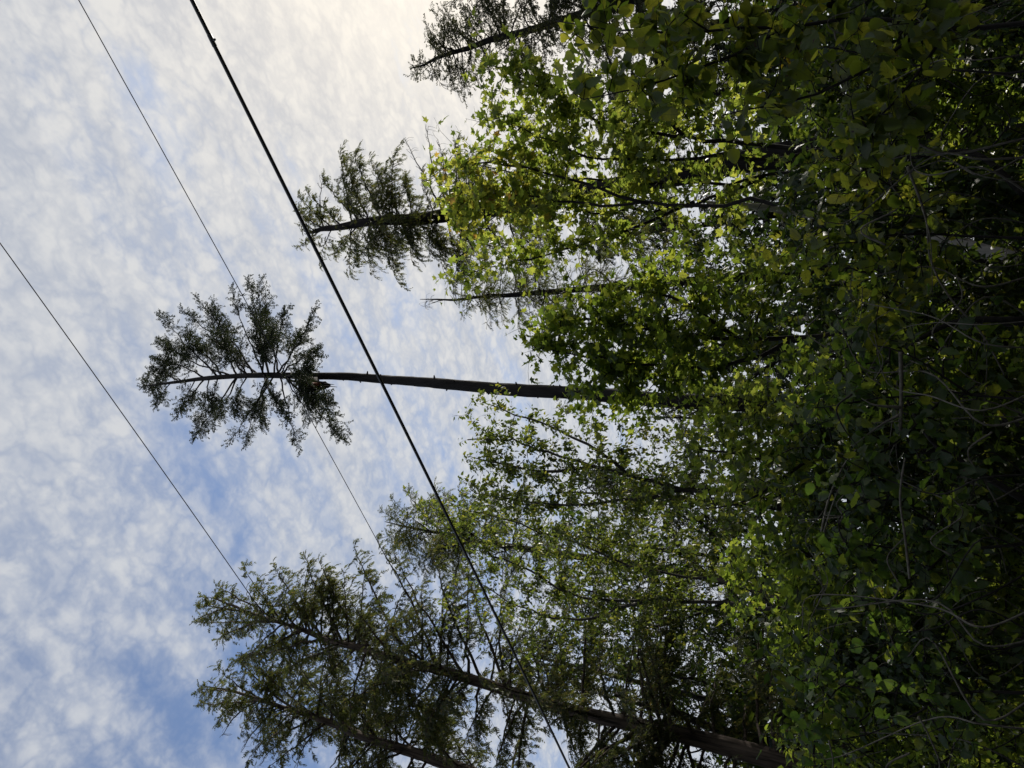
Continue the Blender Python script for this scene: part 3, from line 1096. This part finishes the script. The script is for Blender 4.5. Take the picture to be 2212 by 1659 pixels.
conifer('cedar_tree', 'cedar with bare hooked dead twigs at the lowest edge of the sideways frame',
        [(2100, 2005, 17.6), (1500, 1816, 17.6), (976, 1652, 17.6), (817, 1600, 17.6), (682, 1553, 17.6), (560, 1512, 17.6), (440, 1480, 17.6)], .25, .016, rgn(126),
        branches=[(520, 1500, 425, 1490, 0, .02), (560, 1510, 430, 1520, .3, .02), (600, 1525, 470, 1440, -.3, .04), (640, 1540, 520, 1420, .3, .04), (700, 1560, 560, 1440, -.5, .05), (760, 1580, 640, 1450, .4, .05),
                  (820, 1600, 720, 1470, -.5, .05), (900, 1630, 800, 1500, .5, .05), (980, 1655, 900, 1530, -.5, .05), (1050, 1675, 960, 1560, .5, .05), (540, 1505, 470, 1560, .2, .03)],
        auto=80, auto_rng=(.3, .86), length=lambda f: 3.9 - 2.7 * f, rise=lambda f: .1, sag=.1, kind='cedar', mat='cedar', bark='bark_cedar', spray=.275, twig_sp=.175, twig_len=.8, spray_sp=.11, droop=.5,
        branch_r=.028, hooks=.15,
        bare=[(640, 1543, 590, 1640, 0), (700, 1560, 640, 1665, .3), (600, 1530, 520, 1625, -.2), (760, 1580, 700, 1680, .2), (560, 1510, 480, 1590, .1), (680, 1550, 560, 1655, -.3), (800, 1590, 770, 1690, 0), (620, 1536, 550, 1600, .4)])
conifer('cedar_tree', 'feathery grey-green conifer top just above the birch leaves',
        [(2100, 1330, 21), (1500, 1240, 21), (1100, 1180, 21), (960, 1155, 21), (830, 1128, 21)], .2, .012, rgn(27),
        branches=[(880, 1140, 825, 1105, 0, .03), (900, 1142, 830, 1160, .2, .03), (930, 1150, 850, 1080, -.2, .04), (960, 1155, 880, 1060, .3, .04), (980, 1158, 905, 1215, -.3, .04), (1000, 1160, 930, 1240, .3, .04)],
        auto=70, auto_rng=(.35, .94), length=lambda f: 3.8 * (1 - f) ** .7 + .4, rise=lambda f: .2, sag=.03,
        kind='feather', mat='cedar', spray=.27, twig_sp=.17, twig_len=.85, spray_sp=.1, droop=.35, branch_r=.022)
# darker conifers deeper in the wood
for i, (px0, py0, px1, py1, Y, nb, Lm, lab) in enumerate([
        (2050, 1640, 1080, 1400, 24, 90, 3.8, 'dark conifer deep in the wood behind the big cedar trunk'),
        (2050, 1120, 1200, 1060, 26, 80, 3.6, 'dark conifer deep in the wood directly behind the birch leaves'),
        (2050, 745, 1300, 765, 25, 70, 3.2, 'dark conifer deep in the wood just beside the bare hemlock trunk'),
        (2050, 420, 1230, 520, 24, 70, 3.2, 'dark conifer deep in the wood behind the pale snag'),
        (2050, 120, 1250, 250, 22, 70, 3.0, 'dark conifer deep in the wood behind the maple stems'),
        (2050, -60, 1360, 90, 20, 56, 2.6, 'dark conifer deep in the wood behind the big hazel leaves'),
        (2100, 1420, 1180, 1260, 28, 80, 3.8, 'dark conifer deep in the wood between cedar and birch'),
        (2100, 930, 1400, 900, 30, 60, 3.4, 'dark conifer deep in the wood left of the bare hemlock trunk')]):
    conifer('dark_conifer', lab, [(px0, py0, Y), ((px0 + px1) / 2, (py0 + py1) / 2, Y), (px1, py1, Y)], .24, .02, rgn(60 + i), auto=int(nb * 1.6), auto_rng=(.06, .97),
            length=lambda f, Lm=Lm: Lm * (1 - f) ** .6 + .4, rise=lambda f: -.05, sag=.05, kind='cedar_lo', mat='hemlock', fine_twigs=False, spray=.34, twig_sp=.26, twig_len=.9, spray_sp=.15, droop=.45,
            branch_r=.025, group='dark conifers deep in the wood')

# wood edge carried on out of view, added to shade the shrubs from the sun
for i, (x, y, h) in enumerate([(12.6, 18.5, 15), (10.8, 14.5, 11.5), (14.5, 16, 16), (15.5, 21.5, 19), (10.2, 11.5, 9.0)]):
    g = rgn(160 + i)
    Pm = [np.array([x, y, z_]) for z_ in (.3, h * .5, h)]
    q = [project(p_)[0:2] for p_ in Pm]
    conifer('dark_conifer', ['dark conifer standing past the picture edge behind the leaning fir', 'short dark conifer past the picture edge under the fir', 'bushy dark conifer past the picture edge towards the sun',
                             'tallest dark conifer past the picture edge towards the sun', 'low dark conifer past the picture edge behind the hazel'][i],
            [(float(a_[0]), float(b_[0]), y) for a_, b_ in q], .22, .02, g, auto=90, auto_rng=(.06, .97),
            length=lambda f: 2.9 * (1 - f) ** .6 + .4, rise=lambda f: -.05, sag=.05, kind='cedar_lo', mat='hemlock', fine_twigs=False, spray=.40, twig_sp=.28, twig_len=.9, spray_sp=.17, droop=.45,
            branch_r=.025, group='dark conifers deep in the wood')

# ------------------------------------------------------------------ broadleaf trees
broadleaf('maple_tree', 'yellow-green backlit maple with many thin dark stems, turning gold at its tip', 'tree',
          [[(2150, 330, 12), (1900, 335, 12), (1620, 310, 11.8), (1450, 292, 11.6), (1330, 282, 11.5), (1230, 225, 11.4), (1120, 165, 11.4)],
           [(1900, 335, 12), (1650, 380, 12), (1450, 400, 11.9), (1260, 390, 11.8), (1120, 372, 11.6), (1000, 352, 11.5)],
           [(1750, 330, 12), (1500, 340, 11.3), (1300, 345, 11.2), (1180, 300, 11.2), (1080, 260, 11.2)],
           [(1650, 380, 12), (1480, 440, 12), (1300, 455, 11.9), (1150, 440, 11.8), (1000, 430, 11.8)],
           [(1500, 435, 12), (1350, 500, 12), (1220, 540, 12), (1100, 570, 12), (1000, 590, 12)],
           [(1480, 296, 11.6), (1380, 200, 11.4), (1320, 160, 11.3)]],
          [(1090, 160, 11.4, 60, 40, .4, 26), (1180, 210, 11.4, 90, 60, .6, 60), (1130, 290, 11.4, 100, 70, .8, 90), (1270, 260, 11.4, 110, 80, .9, 100), (1400, 300, 11.6, 130, 110, 1., 120),
           (1180, 400, 11.6, 140, 90, .9, 130), (1330, 400, 11.8, 130, 90, 1., 100), (1250, 500, 11.9, 140, 60, .8, 90), (1080, 560, 11.9, 100, 45, .6, 50), (1500, 220, 11.5, 110, 90, 1, 70), (1560, 420, 12, 120, 120, 1, 60), (1050, 135, 11.4, 40, 30, .3, 9), (1045, 270, 11.4, 50, 40, .4, 10), (985, 600, 11.9, 30, 25, .3, 8), (1130, 120, 11.4, 60, 30, .4, 10)],
          'maple', 'maple', .13, 6.2, rgn(31), stem_r=.05, tipr=.003)
broadleaf('maple_tree', 'golden maple crown tip tinged with orange beside the ragged conifer', 'tree',
          [[(2150, 420, 11.2), (1850, 425, 11.2), (1560, 440, 11.1), (1300, 440, 11), (1150, 425, 11), (1000, 410, 11)], [(1400, 440, 11), (1200, 380, 10.9), (1050, 350, 10.9), (965, 360, 10.9)]],
          [(1010, 400, 11, 75, 80, .6, 90), (990, 455, 11, 50, 40, .4, 40), (1090, 370, 11, 70, 60, .6, 50), (1110, 450, 11, 80, 50, .6, 50)],
          'maple', 'maple', .125, 6, rgn(32), stem_r=.045, tipr=.003, mat2='maple_gold', frac2=.38)
broadleaf('maple_tree', 'darker green maple in front of the bare hemlock trunk', 'tree',
          [[(2150, 700, 12.6), (1850, 720, 12.6), (1640, 735, 12.5), (1480, 720, 12.4), (1330, 700, 12.4), (1220, 680, 12.3)],
           [(1750, 730, 12.5), (1560, 790, 12.4), (1400, 790, 12.4), (1260, 770, 12.3), (1150, 750, 12.3)],
           [(1600, 735, 12.5), (1450, 640, 12.4), (1330, 620, 12.4)]],
          [(1210, 665, 12.4, 60, 45, .6, 40), (1320, 670, 12.4, 110, 70, .9, 90), (1240, 760, 12.3, 90, 60, .8, 80), (1370, 770, 12.4, 110, 75, .9, 110), (1180, 730, 12.3, 50, 40, .5, 30), (1480, 700, 12.4, 100, 90, 1, 90),
           (1500, 800, 12.3, 110, 70, .9, 80), (1420, 600, 12.4, 110, 60, .9, 60), (1310, 835, 12.2, 130, 45, .6, 110), (1600, 620, 12, 90, 80, .8, 60)],
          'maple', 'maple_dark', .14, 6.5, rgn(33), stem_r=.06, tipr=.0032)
broadleaf('birch_tree', 'open airy birch with small leaves standing out against the sky beside the bare trunk', 'tree',
          [[(2150, 1050, 14.2), (1800, 1060, 14.2), (1500, 1055, 14.1), (1360, 1028, 14), (1283, 1008, 14), (1185, 977, 14), (1100, 951, 14), (1010, 950, 14)],
           [(1500, 1055, 14.1), (1350, 1080, 14), (1200, 1090, 14), (1080, 1075, 13.9), (1020, 1060, 13.9)],
           [(1360, 1028, 14), (1250, 950, 14.2), (1130, 900, 14.2), (1045, 870, 14.2)],
           [(1283, 1008, 14), (1180, 1020, 13.8), (1080, 1000, 13.8), (1010, 985, 13.8)]],
          [(1060, 905, 14.2, 40, 40, .5, 26), (1100, 935, 14, 70, 50, .7, 55), (1040, 960, 14, 55, 30, .5, 18), (1090, 1010, 13.9, 80, 55, .8, 85), (1200, 960, 14, 90, 70, 1, 90), (1230, 1050, 14, 120, 70, 1.1, 140),
           (1100, 1080, 13.9, 90, 40, .8, 70), (1350, 960, 14, 110, 80, 1, 80), (1380, 1070, 14, 120, 80, 1.1, 110), (1480, 1000, 14, 100, 90, 1, 70), (1020, 1060, 13.9, 40, 30, .5, 18)],
          'birch', 'birch', .09, 9.5, rgn(34), stem_r=.06, tipr=.0026, bark='bark_grey', spread=.1, hang=.6)
broadleaf('birch_tree', 'dense green birch with small leaves hanging behind the thick cable', 'tree',
          [[(2150, 1345, 15), (1850, 1335, 15), (1690, 1318, 15), (1500, 1295, 15), (1270, 1293, 15), (1150, 1240, 15), (1050, 1190, 15), (960, 1140, 15)],
           [(1690, 1318, 15), (1580, 1262, 15), (1400, 1230, 14.8), (1200, 1160, 14.8), (1050, 1110, 14.8), (930, 1090, 14.8)],
           [(1400, 1294, 15), (1250, 1340, 15.2), (1120, 1310, 15.2), (1000, 1240, 15.2)]],
          [(950, 1110, 15, 70, 35, .6, 45), (1030, 1130, 15, 90, 60, .8, 90), (1130, 1170, 15, 120, 80, 1.1, 140), (1260, 1180, 15, 130, 90, 1.2, 140), (1100, 1260, 15, 130, 70, 1.1, 110), (1250, 1300, 15, 140, 80, 1.2, 120),
           (1400, 1200, 15, 120, 90, 1.1, 110), (1400, 1330, 15, 120, 90, 1.1, 90), (1540, 1200, 14.8, 110, 100, 1.1, 90), (1010, 1320, 15, 60, 60, .7, 26), (1200, 1390, 15, 120, 40, .8, 50)],
          'birch', 'birch', .09, 11, rgn(35), stem_r=.06, tipr=.0026, bark='bark_grey', spread=.1, hang=.6)
broadleaf('alder_tree', 'dense dark alder filling the wood behind the birches', 'tree',
          [[(2150, 1250, 18.5), (1800, 1235, 18.5), (1500, 1200, 18.5), (1300, 1170, 18.5), (1160, 1150, 18.5)], [(1700, 1230, 18.5), (1500, 1330, 18.5), (1350, 1370, 18.5)], [(1600, 1215, 18.5), (1450, 1080, 18.5), (1300, 1050, 18.5)]],
          [(1250, 1130, 18.5, 110, 90, 1.2, 90), (1400, 1090, 18.5, 120, 90, 1.3, 110), (1380, 1240, 18.5, 120, 90, 1.3, 110), (1500, 1350, 18.5, 120, 90, 1.3, 110), (1560, 1130, 18.5, 110, 100, 1.3, 100), (1320, 1380, 18.5, 90, 70, 1, 60), (1650, 1260, 18.5, 110, 110, 1.3, 90)],
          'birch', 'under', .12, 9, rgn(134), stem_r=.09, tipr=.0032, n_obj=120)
broadleaf('alder_tree', 'dark alder filling the wood behind the dark green maple and the bare trunk', 'tree',
          [[(2150, 780, 19), (1800, 770, 19), (1500, 740, 19), (1350, 720, 19)], [(1700, 765, 19), (1550, 640, 19), (1420, 590, 19)], [(1700, 765, 19), (1560, 860, 19), (1480, 900, 19)]],
          [(1400, 700, 19, 90, 80, 1.1, 70), (1500, 600, 19, 110, 90, 1.2, 100), (1560, 760, 19, 120, 90, 1.2, 110), (1560, 890, 19, 100, 70, 1.1, 80), (1500, 480, 19, 110, 80, 1.1, 80), (1650, 650, 19, 110, 110, 1.3, 90)],
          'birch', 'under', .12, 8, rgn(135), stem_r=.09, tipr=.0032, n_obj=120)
broadleaf('alder_tree', 'dark alder filling the wood behind the big cedar trunk', 'tree',
          [[(2150, 1600, 20), (1800, 1540, 20), (1500, 1470, 20), (1350, 1440, 20)], [(1700, 1520, 20), (1560, 1600, 20), (1450, 1640, 20)]],
          [(1350, 1470, 20, 90, 90, 1.1, 80), (1480, 1560, 20, 110, 100, 1.2, 110), (1500, 1440, 20, 100, 80, 1.2, 80), (1620, 1530, 20, 110, 110, 1.2, 110), (1640, 1640, 20, 110, 80, 1.2, 80)],
          'birch', 'under', .12, 9, rgn(136), stem_r=.09, tipr=.0032, n_obj=60)
broadleaf('maple_tree', 'young backlit maple low in the middle, in front of the birches', 'tree',
          [[(2200, 960, 10), (1900, 980, 10), (1700, 990, 10), (1560, 980, 10), (1480, 960, 10)], [(1750, 990, 10), (1620, 1080, 10), (1500, 1100, 10)], [(1800, 985, 10), (1650, 880, 10), (1550, 850, 10)]],
          [(1500, 930, 10, 80, 70, .7, 60), (1560, 1050, 10, 100, 70, .8, 80), (1640, 880, 10, 100, 70, .8, 70), (1660, 1000, 10, 100, 90, .8, 80)],
          'maple', 'maple', .10, 5, rgn(36), stem_r=.04, tipr=.0028)
broadleaf('maple_tree', 'leafy shade maple beneath the birch and the cedar', 'tree',
          [[(2200, 1330, 10.5), (1950, 1330, 10.5), (1750, 1290, 10.5), (1600, 1240, 10.5)], [(1850, 1310, 10.5), (1700, 1400, 10.5), (1600, 1440, 10.5)], [(1900, 1320, 10.5), (1750, 1200, 10.5), (1650, 1150, 10.5)]],
          [(1620, 1230, 10.5, 110, 80, .8, 80), (1720, 1140, 10.4, 100, 70, .8, 70), (1700, 1380, 10.5, 110, 90, .8, 80), (1800, 1260, 10.4, 110, 90, .8, 70)],
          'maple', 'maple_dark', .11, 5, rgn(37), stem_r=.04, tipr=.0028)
# near hazels
broadleaf('hazel_shrub', 'near hazel with large round toothed leaves hanging at the top corner', 'shrub',
          [[(2212, 60, 5.8), (1950, 50, 5.7), (1700, 60, 5.6), (1500, 70, 5.5), (1350, 60, 5.5), (1200, 45, 5.5)], [(1700, 60, 5.6), (1560, 130, 5.5), (1440, 175, 5.4), (1330, 200, 5.4), (1260, 215, 5.4)],
           [(2000, 60, 5.7), (1800, 190, 5.6), (1650, 230, 5.5), (1560, 250, 5.5)], [(2100, 50, 5.7), (1900, -20, 5.7), (1600, -40, 5.7), (1400, -30, 5.6)], [(2050, 60, 5.8), (1950, 200, 5.7), (1850, 300, 5.6)]],
          [(1240, 40, 5.5, 60, 45, .3, 14), (1380, 60, 5.5, 110, 70, .5, 45), (1330, 150, 5.4, 90, 60, .4, 26), (1420, 190, 5.4, 90, 70, .4, 22), (1540, 90, 5.5, 120, 90, .5, 60), (1720, 80, 5.6, 120, 90, .6, 60),
           (1640, 220, 5.5, 110, 60, .4, 26), (1850, 200, 5.6, 130, 100, .6, 50), (1950, 60, 5.7, 150, 100, .6, 60), (1900, 320, 5.6, 120, 70, .5, 30)],
          'hazel', 'hazel', .115, 2.4, rgn(41), stem_r=.02, tipr=.0024, spread=.06, hang=.55, tilt=.75, reach=.4)
broadleaf('hazel_shrub', 'sunlit hazel sprig cluster left of the vines, leaves yellow where the sun strikes', 'shrub',
          [[(2212, 520, 7.2), (2000, 500, 7.2), (1850, 520, 7.1), (1740, 540, 7)], [(2050, 505, 7.2), (1950, 420, 7.1), (1840, 350, 7), (1790, 340, 7)], [(2000, 500, 7.2), (1930, 620, 7.1), (1870, 700, 7)]],
          [(1730, 540, 7, 55, 55, .3, 30), (1800, 350, 7, 60, 40, .3, 22), (1850, 480, 7, 100, 80, .5, 40), (1880, 680, 7, 90, 70, .5, 45), (1960, 560, 7.1, 110, 110, .5, 50), (1980, 400, 7.1, 110, 80, .5, 35)],
          'hazel', 'hazel', .10, 2.4, rgn(42), stem_r=.016, tipr=.0024, spread=.06, hang=.5, tilt=.7, reach=.4)
broadleaf('hazel_shrub', 'broad-leaved hazel bush in the middle of the dark bottom edge', 'shrub',
          [[(2212, 860, 6.6), (2050, 850, 6.6), (1900, 860, 6.5), (1780, 880, 6.5)], [(2050, 850, 6.6), (1930, 960, 6.5), (1830, 1010, 6.4)], [(2100, 855, 6.6), (1950, 760, 6.5), (1840, 740, 6.5)]],
          [(1790, 880, 6.5, 80, 70, .4, 36), (1840, 740, 6.5, 80, 60, .4, 30), (1840, 1020, 6.5, 90, 70, .4, 40), (1930, 880, 6.5, 110, 110, .5, 50), (2040, 1000, 6.5, 110, 110, .5, 40), (2060, 760, 6.5, 110, 90, .5, 30)],
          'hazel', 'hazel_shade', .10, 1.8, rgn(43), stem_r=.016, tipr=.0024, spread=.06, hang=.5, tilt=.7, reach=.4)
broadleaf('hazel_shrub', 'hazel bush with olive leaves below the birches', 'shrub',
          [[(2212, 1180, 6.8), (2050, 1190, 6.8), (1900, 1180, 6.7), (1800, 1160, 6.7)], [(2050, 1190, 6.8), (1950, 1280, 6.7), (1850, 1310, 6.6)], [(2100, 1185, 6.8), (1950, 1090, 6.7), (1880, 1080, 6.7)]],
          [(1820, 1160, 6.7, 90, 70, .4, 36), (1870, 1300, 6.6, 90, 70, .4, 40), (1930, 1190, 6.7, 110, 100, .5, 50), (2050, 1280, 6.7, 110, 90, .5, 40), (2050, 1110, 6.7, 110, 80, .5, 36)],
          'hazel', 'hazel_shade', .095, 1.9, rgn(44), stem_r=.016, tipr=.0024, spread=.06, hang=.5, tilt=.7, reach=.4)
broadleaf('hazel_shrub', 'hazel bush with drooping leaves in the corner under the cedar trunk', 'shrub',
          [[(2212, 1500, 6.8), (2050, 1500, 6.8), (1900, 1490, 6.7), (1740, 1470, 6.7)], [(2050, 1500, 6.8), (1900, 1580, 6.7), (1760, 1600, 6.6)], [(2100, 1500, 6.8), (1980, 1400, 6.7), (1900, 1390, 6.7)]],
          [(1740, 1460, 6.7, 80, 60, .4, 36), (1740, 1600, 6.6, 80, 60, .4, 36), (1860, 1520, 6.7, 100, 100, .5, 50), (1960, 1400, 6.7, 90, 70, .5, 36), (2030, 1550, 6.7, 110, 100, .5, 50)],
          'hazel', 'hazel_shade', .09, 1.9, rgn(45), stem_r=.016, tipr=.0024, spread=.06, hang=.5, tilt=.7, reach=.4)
broadleaf('yellow_shrub', 'sprig of small bright yellow leaves among the hazel at the top', 'shrub',
          [[(2212, 150, 6.4), (2000, 140, 6.4), (1850, 110, 6.4), (1760, 95, 6.3), (1700, 100, 6.3)]],
          [(1705, 95, 6.3, 28, 62, .15, 26), (1690, 30, 6.3, 20, 20, .1, 6)], 'birch', 'yellow', .05, 4, rgn(47), stem_r=.01, tipr=.002, spread=.04, reach=.3, tilt=.7)
# understory thicket behind them
for i, (py, Y, mt, lab) in enumerate([
        (60, 8.5, 'under', 'dark thicket shrub at the top corner under the hazel'), (230, 9, 'maple_dark', 'dark thicket shrub below the maple stems'), (420, 8.8, 'under', 'dark thicket shrub below the pale snag'),
        (620, 9.2, 'under', 'dark thicket shrub below the dark green maple'), (800, 8.6, 'maple_dark', 'dark thicket shrub at the foot of the bare hemlock'), (960, 9, 'under', 'dark thicket shrub below the young maple'),
        (1120, 8.8, 'under', 'dark thicket shrub below the airy birch'), (1290, 9, 'maple_dark', 'dark thicket shrub below the shade maple'), (1450, 8.8, 'under', 'dark thicket shrub beside the cedar foot'),
        (1610, 9, 'maple_dark', 'dark thicket shrub at the bottom corner under the cedar')]):
    g = rgn(80 + i)
    lf = ['birch', 'maple', 'lance'][i % 3]
    cn = []
    for q in range(10):
        y0 = py + g.uniform(-110, 110); Yc = Y - g.uniform(.8, 3.2); dy = g.uniform(-150, 150); x1 = g.uniform(1640, 1900)
        if q % 2:
            w_ = g.uniform(-70, 70, 3); cn.append([(2240, y0, Yc), (2120, y0 + w_[0], Yc - .2), (2010, y0 + dy * .5 + w_[1], Yc), (x1 + 110, y0 + dy + w_[2], Yc + .2), (x1 + g.uniform(20, 130), y0 + dy * 2.0, Yc)])
        else:       # arching or hanging across
            xa = g.uniform(1750, 2150)
            cn.append([(xa, y0, Yc), (xa - g.uniform(-40, 60), y0 + dy * .4, Yc), (xa - g.uniform(-60, 60), y0 + dy, Yc), (xa + g.uniform(-20, 90), y0 + dy * 1.5, Yc)])
    broadleaf('thicket_shrub', lab, 'shrub',
              [[(2230, py, Y), (2050, py + g.uniform(-30, 30), Y), (1850, py + g.uniform(-40, 40), Y), (1720, py + g.uniform(-60, 60), Y)],
               [(2100, py, Y), (1950, py + 80, Y), (1800, py + 110, Y)], [(2120, py, Y), (1950, py - 80, Y), (1820, py - 100, Y)]],
              [(1750, py, Y, 110, 90, .8, 70), (1880, py + 60, Y, 120, 90, .9, 90), (1900, py - 60, Y, 120, 90, .9, 90), (2050, py, Y, 130, 120, 1, 120), (2180, py, Y, 90, 120, 1, 60)],
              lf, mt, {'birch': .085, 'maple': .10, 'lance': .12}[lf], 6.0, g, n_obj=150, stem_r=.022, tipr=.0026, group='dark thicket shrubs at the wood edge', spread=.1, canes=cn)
# deep woodland mass far behind: nobody could count it
g = rgn(99)
n = 26000
qx = 1560 + 700 * g.random(n) ** .8
qy = g.uniform(-250, 1900, n)
qY = g.uniform(17, 34, n)
pos = np.array([at(a_, b_, c_) for a_, b_, c_ in zip(qx, qy, qY)])
pos = pos[pos[:, 2] > .1]
n = len(pos)
t = norm(g.standard_normal((n, 3)) + [0, 0, -.4])
F = frames(t, norm(g.standard_normal((n, 3)) + [0, 0, 1]))
ac = Acc()
scatter(ac, 'far', pos, F, g.uniform(.2, .42, n), g)
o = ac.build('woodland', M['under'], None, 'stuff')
o['label'] = 'deep dark woodland foliage far behind the shrubs'; o['category'] = 'woodland'

n = 6000  # unseen foliage behind the viewer, added to cut sky light on the leaves
al = g.uniform(-32, 32, n); ac_ = -g.uniform(9, 20, n); hz = 19 * g.random(n)
pos = np.column_stack([-.81 * al + .59 * ac_, .59 * al + .81 * ac_, hz])
t = norm(g.standard_normal((n, 3)) + [0, 0, -.4])
F = frames(t, norm(g.standard_normal((n, 3)) + [0, 0, 1]))
ac = Acc()
scatter(ac, 'far', pos, F, g.uniform(.8, 1.5, n), g)
o = ac.build('woodland', M['under'], None, 'stuff')
o['label'] = 'wood on the other side of the road behind the viewer'; o['category'] = 'woodland'

# ------------------------------------------------------------------ snag, vines and bare stems
def stem_thing(name, label, cat, pts, r0, r1, mat, side=(), n=30, wob=.06, seed=1):
    P = np.array([at(*p) for p in pts])
    root = thing(name, label, cat, (P[0][0], P[0][1], max(0, P[0][2])))
    a = Acc(); a.tube(spline(P, n), np.linspace(r0, r1, n), 8, wob=wob, rg=rgn(seed)); a.build('stem', M[mat], root)
    for s in side:
        a = Acc(); Q = spline([at(*p) for p in s], 10); a.tube(Q, np.linspace(r1 * .9 + .002, .002, 10), 5); a.build('twig', M[mat], root)
    return root


stem_thing('snag', 'pale broken snag trunk slanting behind the maple stems', 'dead tree', [(2200, 560, 12.6), (1980, 505, 12.6), (1830, 477, 12.6), (1650, 448, 12.6), (1528, 438, 12.6)], .10, .035, 'bark_pale',
           side=[[(1700, 455, 12.6), (1690, 480, 12.4), (1710, 500, 12.3)], [(1780, 468, 12.6), (1770, 430, 12.4), (1790, 410, 12.3)], [(1740, 462, 12.6), (1720, 440, 12.4), (1735, 428, 12.3)]], wob=.12)
stem_thing('leaning_trunk', 'dark crooked trunk leaning beside the thick cedar trunk', 'dead tree', [(2050, 1690, 18.5), (1700, 1612, 18.5), (1540, 1572, 18.5), (1470, 1543, 18.5), (1410, 1530, 18.5), (1330, 1500, 18.5)], .14, .06, 'bark_dark')
stem_thing('slim_trunk', 'slim straight trunk with a sunlit edge below the birches', 'dead tree', [(2212, 1372, 12.5), (1950, 1335, 12.5), (1750, 1306, 12.5), (1600, 1262, 12.5), (1540, 1250, 12.5)], .07, .035, 'bark_cedar')
stem_thing('vine', 'hooked pale vine curling among the hazel leaves near the top', 'vine', [(2212, 300, 6), (2030, 330, 6), (1900, 246, 6), (1860, 240, 6), (1845, 220, 6), (1830, 190, 6), (1760, 100, 6)], .008, .004, 'vine')
stem_thing('vine', 'bare hanging vine with forked tail above the middle hazel', 'vine', [(1960, 360, 6.6), (2000, 470, 6.6), (2010, 560, 6.6), (2050, 640, 6.6), (2120, 720, 6.6), (2170, 810, 6.6)], .010, .006, 'vine',
           side=[[(1990, 440, 6.6), (2010, 520, 6.5), (2015, 640, 6.5)]])
stem_thing('vine', 'smooth arching stem bowed across the dark bottom in front of the hazels', 'vine', [(1965, 1250, 6), (1955, 1160, 6), (1945, 1090, 6), (1947, 1040, 6), (1955, 990, 6)], .009, .007, 'vine')
stem_thing('vine', 'pair of curved bare stems leaning past the young maple', 'vine', [(1770, 1170, 7.5), (1790, 1080, 7.5), (1820, 1010, 7.5), (1850, 970, 7.5)], .011, .007, 'vine', side=[[(1775, 1165, 7.5), (1800, 1085, 7.4), (1835, 1005, 7.4)]])
stem_thing('vine', 'upright grey stem crossing the middle hazel horizontally in the frame', 'vine', [(1945, 760, 6.3), (1947, 820, 6.3), (1946, 900, 6.3), (1945, 930, 6.3)], .014, .012, 'vine',
           side=[[(1945, 895, 6.3), (1900, 920, 6.3), (1840, 965, 6.3)], [(1947, 880, 6.3), (1890, 875, 6.2), (1860, 860, 6.2)]])
for i, (pts, lab) in enumerate([
        ([(2212, 690, 8), (2050, 700, 8), (1900, 790, 8), (1790, 820, 8)], 'crooked dead limb low in the dark thicket at mid edge'),
        ([(2212, 420, 8), (2100, 330, 8), (1950, 340, 8), (1800, 300, 8)], 'crooked dead limb behind the hazel near the top'),
        ([(2212, 1080, 7.4), (2080, 1000, 7.4), (2010, 950, 7.4), (1940, 830, 7.4)], 'crooked dead limb reaching past the grey upright stem')]):
    stem_thing('dead_limb', lab, 'branch', pts, .03, .01, 'twig', seed=i)
